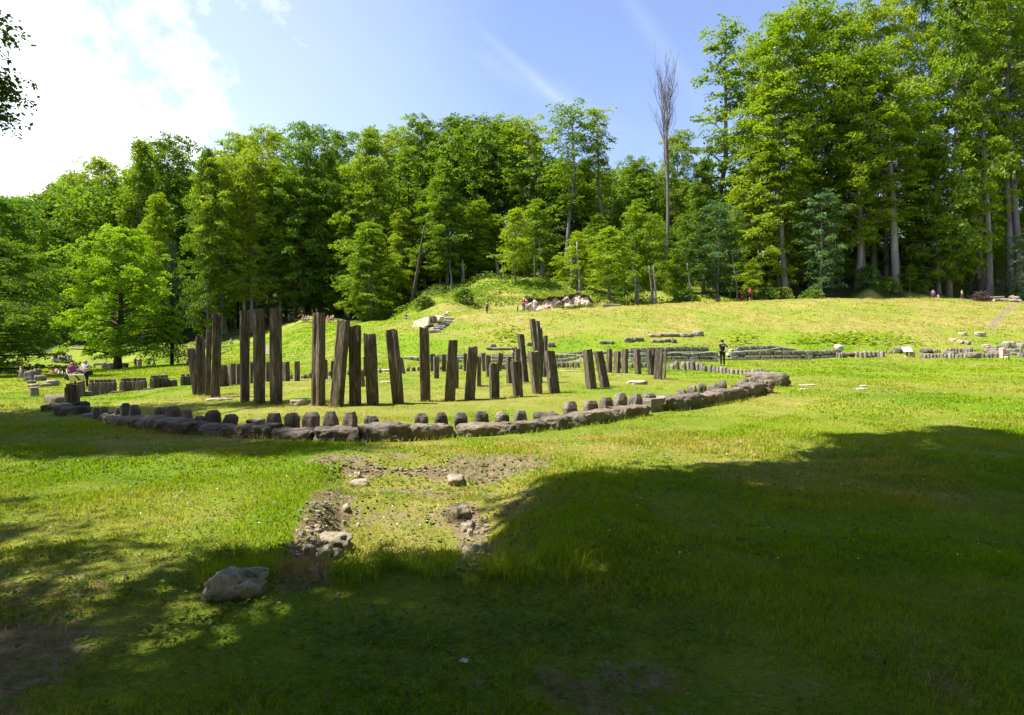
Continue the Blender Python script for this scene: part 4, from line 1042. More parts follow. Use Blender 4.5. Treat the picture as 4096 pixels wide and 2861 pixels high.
def rock_vf(sx, sy, sz, seed, rough=.10, box=4.0, n=8, flat_top=0, facet=0):
    V, Fc = _CG[n]; V = V.copy()
    r = (np.abs(V) ** box).sum(1) ** (1 / box); V = V / r[:, None]
    sc_ = np.array([sx, sy, sz]) / max(1e-3, (sx * sy * sz) ** (1 / 3)); Q_ = V * sc_
    rid = 1 - np.abs(n3d(Q_, 1.6, seed + 2)) * 4
    d = n3d(Q_, 1.0, seed) * rough * 2.0 + n3d(Q_, 2.4, seed + 5) * rough * 1.3 + n3d(Q_, 5, seed + 9) * rough * .6 - np.clip(rid, 0, 1) * rough * .45
    V = V * (1 + d)[:, None]
    V = V * np.array([sx, sy, sz]) / 2
    V[:, 2] += sz / 2
    return V, Fc
def rock(name, p, sx, sy, sz, seed, mat, rz=0, rough=.10, box=4.0, n=8, sink=.06, label=None, cat=None, group=None, smooth=True, tilt=0):
    V, Fc = rock_vf(sx, sy, sz + sink, seed, rough, box, n); V[:, 2] -= sink
    o_ = link(name, np_mesh(name, V, Fc, mat, smooth=smooth)); o_.location = p; o_.rotation_euler = (tilt * .3, tilt, rz)
    return tag(o_, label, cat, group)
def stub_vf(w, dpt, h, seed, dome=.45, n=8):
    """upright slab, square foot, chiselled round top"""
    V, Fc = _CG[n]; V = V.copy()
    r = (np.abs(V[:, :2]) ** 6).sum(1) ** (1 / 6); V[:, :2] /= np.maximum(r, 1e-6)[:, None] * 0 + 1
    z = (V[:, 2] + 1) / 2
    t = np.clip((z - (1 - dome)) / dome, 0, 1)
    sh = np.sqrt(np.clip(1 - (t * .90) ** 2.7, 0, 1))
    V[:, 0] *= sh * (1.04 - .06 * z); V[:, 1] *= .35 + .65 * sh
    c = (np.abs(V[:, :2]) ** 5).sum(1) ** (1 / 5); m = np.maximum(np.abs(V[:, 0]), np.abs(V[:, 1])); V[:, :2] *= (m / np.maximum(c, 1e-6))[:, None]
    d = n3d(V, 1.1, seed) * .20 + n3d(V, 2.6, seed + 3) * .12
    V[:, :2] *= (1 + d)[:, None]; V[:, 2] += d * .25 * (t > 0)
    V = V * np.array([w, dpt, 0]) / 2 + np.stack([0 * z, 0 * z, (V[:, 2] + 1) / 2 * h], -1)
    return V, Fc
def stub(name, p, w, dpt, h, seed, mat, rz, label, group, cat="standing stone", dome=.45, sink=.15, lean=0):
    V, Fc = stub_vf(w, dpt, h + sink, seed, dome); V[:, 2] -= sink
    o_ = link(name, np_mesh(name, V, Fc, mat)); o_.location = p; o_.rotation_euler = (0, lean, rz)
    return tag(o_, label, cat, group)
RC = Vector((-2.1, 23.2, 0))
# kerb of big blocks: x0, x1, ytop, kind
ky_x = [k[0] for k in KERB[:-4]]; ky_y = [k[1] for k in KERB[:-4]]
KB = [(380, 560, 1658, "dark mossy kerb block at the left, under the first cluster of shaded stubs"),
      (534, 660, 1667, "shaded kerb block, second from the left in the long row"),
      (640, 770, 1682, "shaded kerb block, third from the left in the long row"),
      (764, 888, 1693, "low shaded kerb block left of the tumbled ones"),
      (888, 985, 1697, "tumbled dark kerb block, more angular than its neighbours"),
      (978, 1068, 1694, "tumbled dark kerb block standing left of the half-lit one"),
      (1062, 1206, 1709, "half-shaded kerb block with a tuft of dry grass at its right end"),
      (1237, 1438, 1706, "long purple-grey kerb block, first in full sun, with an overhanging lip"),
      (1436, 1637, 1692, "long kerb block with a mossy left shoulder, second in full sun"),
      (1641, 1836, 1692, "long reddish kerb block cracked along its top, third in full sun"),
      (1838, 2028, 1692, "smooth long kerb block, fourth in full sun, with a hollow under its lip"),
      (2031, 2198, 1680, "kerb block split by a crack near its right end"),
      (2208, 2368, 1656, "rounded kerb block just right of the flat stone lying behind the row"),
      (2356, 2500, 1634, "long sloping kerb block with orange lichen, left of the smooth one"),
      (2485, 2612, 1621, "smooth kerb block touching the flat cut slab"),
      (2700, 2846, 1576, "humped kerb block just right of the flat cut slab"),
      (2822, 2926, 1567, "kerb block with a sharp dark edge, second right of the flat cut slab"),
      (2898, 2981, 1553, "kerb block with a jutting point, third right of the flat cut slab"),
      (2968, 3029, 1548, "kerb block before the right-hand bend of the row"),
      (3000, 3072, 1531, "broken kerb block at the right-hand bend of the row"),
      (3052, 3098, 1519, "small kerb block inside the right-hand bend"),]
GK = "big kerb blocks round the front of the stone ring"
for i, (x0, x1, yt, lab) in enumerate(KB):
    a = gp(x0, float(np.interp(x0, ky_x, ky_y))); b = gp(x1, float(np.interp(x1, ky_x, ky_y)))
    v = b - a; L = v.length; nrm = Vector((-v.y, v.x, 0)).normalized()
    if nrm.y < 0 and x0 < 3000: nrm = -nrm
    dp = .62 + .08 * math.sin(i * 2.1); c = (a + b) / 2 + nrm * dp / 2
    d = (a.y + b.y) / 2; ybm = HZ + (EYE - (a.z + b.z) / 2) * F / d
    h = max(.16, .92 * ((ybm - yt) - 1.25 * F * (1 / d - 1 / (d + dp * .8))) * d / F)
    c.z = (a.z + b.z) / 2
    rock("kerb_block", c, L * 1.02, dp, h * 1.08, 100 + i, m_ande, math.atan2(v.y, v.x), .11, 4.5 + (i % 3) * 2, 12, .12, lab, "kerb stone", GK, smooth=False, tilt=-math.atan2(b.z - a.z, L))
# the curved left end of the row: three dressed blocks, and loose ones in the gap
def place(name, x0, x1, yb, yt, dp, seed, mat, lab, cat, grp=None, **kw):
    a = gp(x0, yb); b = gp(x1, yb); d = (a.y + b.y) / 2
    h = max(.05, ((yb - yt) - max(0, (EYE - a.z - .15)) * F * (1 / d - 1 / (d + dp * .35))) * d / F)
    c = Vector(((a.x + b.x) / 2, d + dp * .45, 0)); c.x *= c.y / d; c.z = g1(c.x, c.y)
    return rock(name, c, (b - a).length * 1.04, dp, h, seed, mat, label=lab, cat=cat, group=grp, **kw)
place("kerb_block", 196, 262, 1622, 1580, 1.5, 131, m_ande, "curved dark kerb block at the far left end of the ring, behind the paler one", "kerb stone", GK, rough=.05, rz=.9)
place("kerb_block", 200, 262, 1647, 1614, 1.0, 132, m_ande, "low dressed kerb block turning the left end of the ring", "kerb stone", GK, rough=.05, rz=.2)
place("kerb_block", 240, 336, 1663, 1625, .7, 133, m_ande, "flat pale-topped kerb block in front of the dark posts at the left", "kerb stone", GK, rough=.04, box=6, rz=-.45)
place("loose_stone", 341, 373, 1672, 1654, .4, 134, m_lime, "small weathered stone in the gap right of the dark posts", "stone")
place("kerb_block", 3048, 3120, 1548, 1498, 1.3, 135, m_ande, "tall rounded kerb block on the outside of the right-hand bend", "kerb stone", GK, rough=.10, rz=.9)
place("kerb_block", 3030, 3100, 1522, 1492, 1.6, 136, m_ande, "kerb block behind the bend, where the row turns back", "kerb stone", GK, rough=.10, rz=1.3)
place("kerb_block", 2990, 3060, 1512, 1488, .9, 137, m_ande, "last visible kerb block past the bend, behind the small stubs", "kerb stone", GK, rough=.10)
# flat cut slab (replacement stone)
a = gp(2603, 1652); b = gp(2748, 1634); v = b - a; c = (a + b) / 2 + Vector((-v.y, v.x, 0)).normalized() * .42; c.z = (a.z + b.z) / 2
rock("cut_slab", c, v.length, .85, .36, 140, m_stubr, math.atan2(v.y, v.x), .012, 22, 6, .1, "flat-topped pale cut slab set among the rough kerb blocks", "kerb stone", GK, smooth=False)
place("loose_stone", 1000, 1052, 1700, 1676, .45, 141, m_ande, "low shaded stone lying behind the tumbled kerb blocks", "stone")
place("loose_stone", 2133, 2228, 1682, 1652, .5, 142, m_ande, "flat stone lying behind the kerb right of the centre", "stone", rough=.12)
place("loose_stone", 2622, 2702, 1612, 1581, .5, 143, m_ande, "flat stone lying behind the cut slab", "stone", rough=.12)
place("loose_stone", 2835, 2880, 1578, 1552, .5, 144, m_ande, "small tilted stone between the kerb and the leaning stubs at the right", "stone", rough=.14)
place("loose_stone", 1168, 1216, 1624, 1600, .45, 145, m_lime, "pale squarish stone on the grass between the tall pillars", "stone", box=6)
place("loose_stone", 842, 910, 1603, 1594, .5, 146, m_tufa, "flat pale stone on the grass at the foot of the leftmost pillars", "stone", rough=.14)
place("loose_stone", 2512, 2585, 1538, 1524, .6, 147, m_lime, "flat pale rubble on the grass inside the ring at the right", "stone", rough=.16)
# rounded stubs just behind the kerb : x, ytop, wpx, explicit base y
ST = [(386, 1631, 30), (415, 1628, 33), (445, 1640, 26), (471, 1630, 26), (502, 1613, 37), (539, 1621, 42), (642, 1629, 47), (693, 1626, 51), (746, 1640, 46),
      (799, 1665, 46), (855, 1641, 54), (921, 1658, 50), (1095, 1654, 59), (1170, 1652, 57), (1243, 1648, 59), (1322, 1645, 57), (1402, 1650, 57), (1482, 1664, 56),
      (1687, 1654, 52), (1765, 1650, 54), (1843, 1651, 55), (1928, 1645, 56), (2008, 1649, 56), (2082, 1642, 56), (2284, 1606, 57), (2360, 1604, 58), (2423, 1590, 54),
      (2483, 1573, 54), (2542, 1577, 52), (2596, 1572, 51), (2726, 1558, 46, 1600), (2767, 1543, 44, 1588), (2808, 1533, 41, 1583), (2842, 1543, 30, 1572), (2868, 1533, 34, 1570), (2892, 1522, 36, 1564),
      (2934, 1545, 30, 1562), (2962, 1524, 34, 1549), (2984, 1516, 28, 1543), (3006, 1508, 30, 1533), (3024, 1502, 28, 1526), (3044, 1492, 26, 1517), (3058, 1484, 24, 1508), (3069, 1482, 20, 1502)]
LK = {0: "leftmost shaded rounded stub behind the kerb", 1: "second shaded stub from the left, leaning on the leftmost", 2: "lowest stub of the first shaded cluster", 3: "narrow stub of the first shaded cluster, left of the tallest",
      4: "tallest stub of the first shaded cluster", 5: "last stub of the first shaded cluster, with a slanting right side", 6: "first stub of the second shaded cluster", 7: "pointed broad stub, tallest of the second shaded cluster",
      8: "craggy stub closing the second shaded cluster", 9: "low broken shaded stub sunk between the kerb blocks", 10: "angular pointed shaded stub standing alone", 11: "shaded stub with a sloping left shoulder above the tumbled blocks",
      12: "rounded stub at the edge of the shade, first of an even row of six", 13: "pointed stub at the edge of the shade, second of the even row of six", 14: "rounded stub with a lit cap, third of the even row of six",
      15: "pointed sunlit stub, fourth of the even row of six", 16: "blunt sunlit stub, fifth of the even row of six", 17: "low sunlit stub, last of the even row of six",
      18: "first of the six square-topped stubs in front of the middle pillars", 19: "second of the six stubs in front of the middle pillars", 20: "round-headed stub, third of the six in front of the middle pillars",
      21: "broadest stub, fourth of the six in front of the middle pillars", 22: "fifth of the six stubs in front of the middle pillars, with weeds at its foot", 23: "square stub, last of the six in front of the middle pillars",
      24: "pointed stub just right of the flat stone behind the kerb", 25: "rounded stub, second right of the flat stone behind the kerb", 26: "stub with a peaked top, third right of the flat stone",
      27: "large stub, fourth right of the flat stone", 28: "stub between the large one and the peaked one near the cut slab", 29: "peaked stub just left of the flat cut slab",
      30: "stub with a broad dark right face, first right of the cut slab", 31: "leaning stub, second right of the cut slab", 32: "tallest stub right of the cut slab, with a dark right face"}
GS = "rounded stone stubs behind the front kerb"
for i, s in enumerate(ST):
    x, yt, wp = s[:3]
    if len(s) > 3: p = gp(x, s[3]); d = p.y
    else:
        q = gp(x, float(np.interp(x, ky_x, ky_y))); d = q.y + .98; p = gd(x, d)
    h = max(.12, zat(yt, d) - p.z); w = wp * d / F * .95
    to_c = (RC - p); ang = math.atan2(to_c.y, to_c.x) - math.pi / 2
    lab = LK.get(i) or "%s small stub after the tallest one right of the cut slab, where the ring bends" % ORD[i - 33]
    stub("stone_stub", p, w, w * .85, h, 200 + i, m_stub, ang + .1 * math.sin(i * 3), lab, GS, dome=.42 + .18 * math.sin(i * 1.7), lean=.05 * math.sin(i * 2.3))
# far side of the ring : a fence of narrow uprights
BK = [(2707, 1444, 1479, 17), (2735, 1447, 1481, 17), (2752, 1446, 1481, 15), (2771, 1444, 1482, 17), (2789, 1452, 1482, 17), (2808, 1454, 1485, 16), (2819, 1462, 1486, 14), (2843, 1460, 1488, 17), (2858, 1465, 1490, 14),
      (2872, 1467, 1492, 14), (2887, 1467, 1494, 14), (2901, 1469, 1495, 14), (2915, 1475, 1496, 13), (2930, 1476, 1498, 15), (2948, 1476, 1498, 16), (2966, 1478, 1499, 14), (2981, 1479, 1501, 13), (2996, 1480, 1503, 14),
      (3013, 1478, 1506, 15), (3030, 1477, 1508, 14), (3044, 1475, 1506, 13), (2690, 1457, 1478, 20), (2676, 1458, 1476, 14),
      (2579, 1451, 1471, 13), (2562, 1451, 1471, 13), (2525, 1452, 1472, 14), (2309, 1447, 1471, 17), (2287, 1447, 1471, 17), (2266, 1450, 1471, 16), (2247, 1447, 1471, 17), (2228, 1448, 1471, 14), (2478, 1450, 1473, 14),
      (2020, 1453, 1477, 17), (2006, 1456, 1478, 13), (1842, 1457, 1477, 15), (1765, 1465, 1479, 13), (1676, 1467, 1484, 14), (1654, 1468, 1485, 15), (1632, 1467, 1486, 15),
      (1520, 1476, 1492, 12), (1395, 1482, 1500, 14), (1317, 1485, 1504, 14), (1243, 1489, 1513, 15), (1217, 1498, 1515, 21), (1164, 1497, 1517, 11)]
for i, (x, yt, yb, wp) in enumerate(BK):
    p = gp(x, yb); d = p.y; h = max(.2, zat(yt, d) - p.z); w = wp * d / F
    to_c = (RC - p); ang = math.atan2(to_c.y, to_c.x) - math.pi / 2
    if i < 23: lab, g_ = "narrow grey stone in the tight row closing the ring's far right", "close-set narrow stones on the far right of the ring"
    elif i < 32: lab, g_ = "small rounded upright before the long block wall, seen between pillars", "small uprights in front of the block wall"
    elif i < 39: lab, g_ = "small rounded upright on the ring's far side, left of the wall's middle", "small uprights on the far left side of the ring"
    else: lab, g_ = "low upright on the ring's far left, seen between tall pillars", "low uprights seen between the tall left pillars"
    stub("narrow_upright", p, w, w * 1.1, h, 300 + i, m_stubr if i < 23 else m_stub, ang, lab, g_, dome=.35)
place("long_kerb", 1510, 1612, 1488, 1478, .5, 345, m_lime, "long low kerb stone on the far side of the ring", "kerb stone", rough=.05, box=6)
place("loose_stone", 1523, 1562, 1530, 1526, .4, 346, m_lime, "thin pale stone flush with the grass inside the ring, left of the middle", "stone", rough=.05)
place("loose_stone", 1922, 1952, 1547, 1543, .35, 347, m_lime, "thin pale stone flush with the grass behind the short middle pillar", "stone", rough=.05)
place("loose_stone", 2240, 2330, 1486, 1484, .5, 348, m_tufa, "thin pale strip of stone in the grass before the block wall", "stone", rough=.05)

# pillars : x base, y base, x top, y top, w px, yaw(deg)
PL = [(789.5, 1580, 765, 1394, 27, 5, "outermost left pillar, short and leaning out to the left"),
      (811, 1582, 799.5, 1344, 32, 10, "second pillar from the left, leaning slightly left"),
      (832, 1586, 837.5, 1324, 25, 22, "narrow pillar half hidden behind the split one at the left"),
      (861.5, 1591, 871.5, 1253, 42, 22, "tall pillar with a deep split down its front, fourth from the left"),
      (979, 1608, 979, 1244, 43, 38, "first of the three tallest pillars standing together"),
      (1038, 1615, 1036, 1239, 49, 45, "middle one of the three tallest pillars"),
      (1105, 1617, 1102, 1233, 50, 50, "right one of the three tallest pillars, rotten at the top"),
      (1273, 1622, 1276, 1253, 50, -22, "tall lone pillar with a black cleft, right of the three tallest"),
      (1346, 1625, 1376, 1284, 50, -14, "tall pillar leaning right against its neighbour"),
      (1421, 1619, 1419, 1304, 46, 4, "upright pillar touched by the leaning one"),
      (1492, 1617, 1478, 1335, 46, 4, "shorter green-stained pillar right of the touching pair"),
      (1593.5, 1614, 1566, 1318, 43, 2, "lichen-spotted pillar leaning left"),
      (1702, 1605, 1696, 1310, 43, 8, "straight tall pillar in front of the white retaining blocks"),
      (1799, 1603, 1812, 1363, 44, 7, "pillar leaning right, middle of the front arc"),
      (1878, 1598, 1891.5, 1388, 46, 7, "broad dark-faced pillar leaning right, before the short one"),
      (1978, 1593, 1976.5, 1455, 45, 17, "shortest pillar of the front arc, with a ragged top"),
      (2073, 1588, 2062, 1446, 44, 20, "short pillar with a green face right of the shortest one"),
      (2150, 1575, 2132, 1406, 44, 25, "left one of two equal pillars leaning left, right of the short ones"),
      (2218, 1571, 2197.5, 1405, 46, 28, "right one of two equal pillars leaning left"),
      (2366, 1556, 2349.5, 1399, 45, 33, "thick pillar leaning left, left one of the crossing pair"),
      (2421, 1550, 2392.5, 1405, 41, 28, "strongly leaning pillar, right one of the crossing pair"),
      (2101.5, 1529, 2082, 1336, 31, 32, "tall inner pillar leaning left, left of the tallest inner group"),
      (2160, 1532, 2128.5, 1277, 27, 35, "tallest inner pillar, first of the inner group in the middle of the ring"),
      (2168, 1508, 2150, 1285, 18, 30, "slim pillar close behind the tallest inner one"),
      (2174, 1508, 2163.5, 1314, 12, 30, "thinnest pillar of the tallest inner group"),
      (2176, 1508, 2183, 1343, 20, 40, "inner pillar leaning right, last of the tallest inner group"),
      (2067, 1534, 2070, 1395, 26, 25, "pillar behind the short green-faced one, hiding the visitor with sunglasses"),
      (2037, 1533, 2034, 1430, 26, 40, "low broad pillar behind and left of the short green-faced one"),
      (1745, 1514, 1745, 1428, 27, 22, "small inner pillar with two lit faces, in front of the wall's left part"),
      (1731, 1486, 1731, 1417, 20, 5, "far small pillar just behind the one with two lit faces"),
      (1776, 1487, 1776, 1418, 17, 5, "far small pillar left of the right-leaning front one"),
      (1826, 1554, 1827, 1430, 16, 5, "slim pillar showing behind the right-leaning one"),
      (1916, 1547, 1916, 1432, 18, 8, "slim pillar just right of the broad dark-faced one"),
      (1862, 1485, 1860, 1414, 17, 10, "far small pillar left of the broad dark-faced one"),
      (1936, 1484, 1932, 1412, 19, 10, "left one of the far crossed pair behind the shortest pillar"),
      (1954, 1507, 1950, 1421, 22, 15, "right one of the far crossed pair behind the shortest pillar"),
      (1996, 1484, 2003, 1413, 21, 8, "far small pillar leaning right behind the shortest pillar"),
      (889, 1547, 888, 1459, 20, 10, "small far pillar just right of the split one's foot"),
      (907, 1545, 900, 1459, 16, 8, "small far pillar leaning left, second right of the split one"),
      (928, 1541, 928, 1454, 29, 60, "lichened broad small pillar left of the three tallest"),
      (951, 1538, 951, 1455, 19, 60, "small far pillar touching the lichened broad one"),
      (1006, 1534, 1006, 1450, 14, 40, "small far pillar between the first two of the three tallest"),
      (1071, 1527, 1071, 1449, 22, 40, "small far pillar between the last two of the three tallest"),
      (1145, 1525, 1143, 1448, 28, 60, "small far pillar just right of the three tallest"),
      (1188, 1524, 1188, 1446, 27, 25, "small far pillar standing clear between the tall ones"),
      (1304.5, 1517, 1304, 1441, 16, 20, "small far pillar showing right of the lone cleft one"),
      (1328, 1514, 1330, 1443, 14, 20, "small far pillar left of the right-leaning touching one"),
      (1453, 1547, 1444, 1480, 19, 5, "low dark pillar leaning left between two front ones"),
      (1459, 1506, 1459, 1429, 12, 20, "thin far pillar left of the green-stained one"),
      (1505, 1505, 1505, 1429, 12, 20, "thin far pillar right of the green-stained one"),
      (1612, 1495, 1601, 1431, 18, 0, "small far pillar leaning left beside the lichen-spotted one"),
      (2436, 1490, 2438, 1396, 26, 35, "small pillar just right of the crossing pair, with two faces"),
      (2467, 1492, 2470, 1407, 28, 45, "second small pillar right of the crossing pair"),
      (2499, 1493, 2500, 1396, 29, 42, "third small pillar right of the crossing pair, with two lit faces"),
      (2553, 1497, 2545, 1397, 30, 38, "small pillar leaning left behind the right gap"),
      (2603, 1500, 2594, 1400, 25, 40, "leaning pillar left of the broad one at the right end"),
      (2614, 1499, 2614, 1399, 13, 40, "thin pillar squeezed behind the broad one at the right end"),
      (2631, 1517, 2638, 1396, 37, 66, "broad rough pillar at the right end of the inner arc"),
      (2657, 1514, 2663, 1396, 13, 50, "thin pillar showing right of the broad one at the right end")]
GP_ = "timber pillars of the inner arcs"
def pillar(xb, yb, xt, yt, wp, yaw, lab, seed):
    p = gp(xb, yb); d = p.y; rg_ = random.Random(seed)
    H = zat(yt, d) - p.z; th = math.radians(abs(yaw)); s = wp * d / F / (math.sin(th) + math.cos(th)); s2 = s * rg_.uniform(.88, 1.05)
    dx = (xt - xb) * d / F; n = 12; ch = .10
    prof = [(-1 + ch, -1), (-.5, -1), (0, -1), (.5, -1), (1 - ch, -1), (1, -1 + ch), (1, 0), (1, 1 - ch), (1 - ch, 1), (0, 1), (-1 + ch, 1), (-1, 1 - ch), (-1, 0), (-1, -1 + ch)]
    k = len(prof); V = []; Fc = []; cy, sy = math.cos(math.radians(yaw)), math.sin(math.radians(yaw))
    cleft = seed in (1003, 1007, 1011, 1006)
    for i in range(n + 1):
        t = i / n; z = -.3 + (H + .3) * t; tp = 1 + .05 * math.sin(t * 3 + seed) - (.06 if i == n else 0) - (.05 if i == 0 else 0)
        for j, (a, b) in enumerate(prof):
            wob = .016 * mnoise.noise(Vector((a * 2, b * 2, z * 1.3 + seed)))
            if cleft and j == 2 and t > .08: b += .22 + .1 * math.sin(t * 9)
            x_ = a * s / 2 * tp + wob * (abs(a) > .9); y_ = b * s2 / 2 * tp + wob * (abs(b) > .9)
            X_, Y_ = x_ * cy - y_ * sy, x_ * sy + y_ * cy
            zz = z + (rg_.uniform(-.035, .03) if i == n else 0)
            V.append((X_ + dx * max(0, z) / H, Y_, zz))
    for i in range(n):
        for j in range(k):
            Fc.append((i * k + j, i * k + (j + 1) % k, (i + 1) * k + (j + 1) % k, (i + 1) * k + j))
    V.append((dx, 0, H - .03)); c = len(V) - 1
    for j in range(k): Fc.append((n * k + j, n * k + (j + 1) % k, c))
    Fc.append(tuple(range(k))[::-1])
    o_ = link("timber_pillar", np_mesh("timber_pillar", V, Fc, m_pillar)); o_.location = p
    tag(o_, lab, "pillar", GP_)
for i, a in enumerate(PL): pillar(*a, 1000 + i)

# knob-topped posts at the left of the ring
def post(x, yb, yt, wp, knob, seed, lab, grp, mat=None, name="knobbed_post", cat="post", yaw=.2, lean=0):
    p = gp(x, yb); d = p.y; H = zat(yt, d) - p.z; w = wp * d / F; r_ = empty(name, p, yaw); r_.rotation_euler = (0, lean, yaw)
    kh = knob * d / F
    def bx(sx, sy, z0, z1, sd):
        V, Fc = _CG[4]; V = V.copy(); q = (np.abs(V) ** 9).sum(1) ** (1 / 9); V = V / q[:, None]
        V = V + (n3d(V, 1.5, sd) * .05)[:, None] * V
        V = V * np.array([sx, sy, z1 - z0]) / 2; V[:, 2] += (z0 + z1) / 2; return V, Fc
    V, Fc = bx(w, w * .9, -.2, H - kh, seed); link("shaft", np_mesh("shaft", V, Fc, mat or m_post), r_)
    if knob: V, Fc = bx(w * .68, w * .62, H - kh * 1.1, H, seed + 1); link("knob", np_mesh("knob", V, Fc, mat or m_post), r_)
    tag(r_, lab, cat, grp); return r_
GL = "knob-topped timber posts at the left of the ring"
post(277, 1632, 1536, 26, 9, 11, "big dark post at the left corner of the ring, left one of two", GL, m_pillar, yaw=.1)
post(300, 1631, 1540, 27, 9, 12, "big dark post at the left corner of the ring, right one of two", GL, m_pillar, yaw=.15)
post(286, 1590, 1532, 18, 8, 13, "dark post behind the two big ones at the left corner", GL, m_pillar)
rock("round_stump", gp(325, 1655), .38, .36, .36, 15, m_pillar, label="short round-topped stump in the shade right of the dark posts", cat="stump", rough=.05, n=8)
for j, (x, yb, yt) in enumerate(((312, 1592, 1530), (322, 1588, 1527), (333, 1586, 1524))):
    post(x, yb, yt, 12, 8, 20 + j, ("left", "middle", "right")[j] + " one of the three narrow posts in front of the brown-striped board", GL)
for g_, (xs, yb0, yb1, yt, kn, w, what) in enumerate((((366, 385, 403, 420, 437, 453), 1583, 1570, 1519, 11, 18, "cluster behind the trousers of the woman in grey"),
                                                       ((493, 513, 535, 556, 574), 1567, 1560, 1513, 11, 21, "cluster in the middle of the left row"),
                                                       ((611, 628, 646, 663), 1554, 1548, 1502, 9, 18, "cluster beside the squat stump"),
                                                       ((732, 751, 771), 1543, 1540, 1497, 8, 15, "cluster left of the outermost leaning pillar"))):
    for j, x in enumerate(xs):
        f = j / (len(xs) - 1)
        post(x, yb0 + (yb1 - yb0) * f, yt - 2 * f, w, kn, 30 + g_ * 10 + j, "%s post from the left in the %s" % (ORD[j], what), GL, yaw=.1 * math.sin(j * 2), lean=(.04 if g_ == 0 else .01) * math.sin(j * 1.5))
place("squat_stump", 673, 700, 1547, 1519, .4, 61, m_post, "squat stump at the right end of the third post cluster", "stump", rough=.05, box=6)
for x0, x1, yb, yt, lab in ((340, 362, 1586, 1566, "low timber sill left of the first grey cluster"), (462, 482, 1572, 1564, "low timber sill between the first and second grey clusters"), (588, 603, 1559, 1553, "low pale sill between the second and third grey clusters")):
    place("low_sill", x0, x1, yb, yt, .3, 62 + x0, m_post, lab, "sill", rough=.02, box=9, rz=0)
# tree stump and stones on the left lawn
p = gp(136, 1586); d = p.y
V, Fc = tube([(0, 0, -.1), (0, 0, .08), (.01, 0, .25), (0, 0, .36)], [.20, .165, .15, .148], 12)
ts = empty("tree_stump", p); link("bark", np_mesh("bark", V, Fc, m_log), ts)
V, Fc = tube([(0, 0, .36), (0, 0, .372)], [.142, .138], 12); link("cut_face", np_mesh("cut_face", V, Fc, flat_mat("cut_wood", (.42, .34, .25))), ts)
tag(ts, "sawn tree stump standing on the shaded left lawn", "tree stump")
LS = [(107, 143, 1524, 1484, .5, m_stub, "squared upright block under the lime tree, in front of the picnickers", 9), (94, 112, 1512, 1480, .5, m_stub, "squared upright block behind the front one under the lime tree", 9),
      (149, 175, 1524, 1501, .6, m_stub, "leaning broken block right of the squared ones under the lime tree", 4), (114, 138, 1535, 1522, .4, m_stub, "flat dark slab lying before the squared blocks", 6),
      (168, 196, 1549, 1533, .6, m_stubr, "pale stone in the rubble heap left of the women", 3), (196, 225, 1545, 1520, .8, m_stubr, "arched mossy stone in the rubble heap left of the women", 3),
      (125, 150, 1548, 1536, .6, m_stubr, "small pale stone at the left end of the rubble heap", 3), (450, 472, 1476, 1453, .6, m_stub, "dark squared block against the maple trunk", 9),
      (402, 432, 1459, 1449, .9, m_stub, "stacked flat stones on the lawn left of the maple trunk", 5), (412, 440, 1466, 1461, .8, m_stub, "flat pale slab below the stacked stones", 6),
      (258, 268, 1466, 1463, .5, m_stub, "small flat stone on the far left lawn above the woman in purple", 6)]
for i, (x0, x1, yb, yt, dp, mt, lab, bxx) in enumerate(LS):
    place("stone_block", x0, x1, yb, yt, dp, 500 + i, mt, lab, "stone", rough=.08, box=bxx)
# rubble bank at far left
rgr = random.Random(3)
for i in range(14):
    x = rgr.uniform(215, 285); p = gp(x, rgr.uniform(1440, 1449))
    rock("rubble_stone", p, rgr.uniform(.6, 1.4), rgr.uniform(.6, 1), rgr.uniform(.4, .9), 520 + i, m_lime, rgr.uniform(0, 3), .16, 4, 6, label="grey stone in the rubble bank beyond the left lawn", cat="stone", group="rubble bank on the left lawn")

# block walls
def block_wall(name, cols, thick, lab, seed, gaps=()):
    """cols: list of (x, d, ybase, ytop); blocks laid in courses inside the outline"""
    rg_ = random.Random(seed); acc = Acc()
    xs = [c[0] for c in cols]; xw = [(c[0] - CX) / F * c[1] for c in cols]
    x = cols[0][0]
    Xw0, Xw1 = xw[0], xw[-1]
    course = .40; pos = lambda X: (np.interp(X, xw, [c[1] for c in cols]), np.interp(X, xw, [zat(c[2], c[1]) for c in cols]), np.interp(X, xw, [zat(c[3], c[1]) for c in cols]))
    for r in range(6):
        X = Xw0 + rg_.uniform(-.3, 0)
        while X < Xw1:
            w = rg_.uniform(.38, .85); xm = min(max(X + w / 2, Xw0), Xw1); dd, zb, zt = pos(xm)
            gz = g1(xm, dd) - .1; z0 = gz + r * course
            h = course * rg_.uniform(.93, 1.0)
            if z0 + h * .45 < zt and X + w * .3 < Xw1:
                if z0 + h > zt: h = max(.15, zt - z0)
                back = r * .05 + rg_.uniform(-.04, .04)
                V, Fc = _CG[4]; V = V.copy(); q = (np.abs(V) ** 12).sum(1) ** (1 / 12); V = V / q[:, None] * (1 + n3d(V, 1.4, rg_.uniform(0, 90)) * .06)[:, None]
                V = V * np.array([(w - .05) / 2, thick / 2, h / 2 - .014]); 
                V += np.array([xm, dd + back + thick / 2, z0 + h / 2]); acc.add(V, Fc)
            X += w
    V = np.concatenate(acc.V); c0 = V.mean(0); c0[2] = V[:, 2].min(); 
    o_ = link(name, np_mesh(name, V - c0, acc.F, m_wall)); o_.location = c0
    tag(o_, lab, "wall"); return o_
block_wall("block_wall", [(1612, 47, 1455, 1430), (1700, 47, 1455, 1421), (1900, 47, 1453, 1413), (2215, 47, 1452, 1413), (2260, 47, 1451, 1407), (2380, 47, 1449, 1404), (2520, 46.6, 1448, 1403)], .5,
           "low stretch of the grey block retaining wall behind the inner pillars", 4)
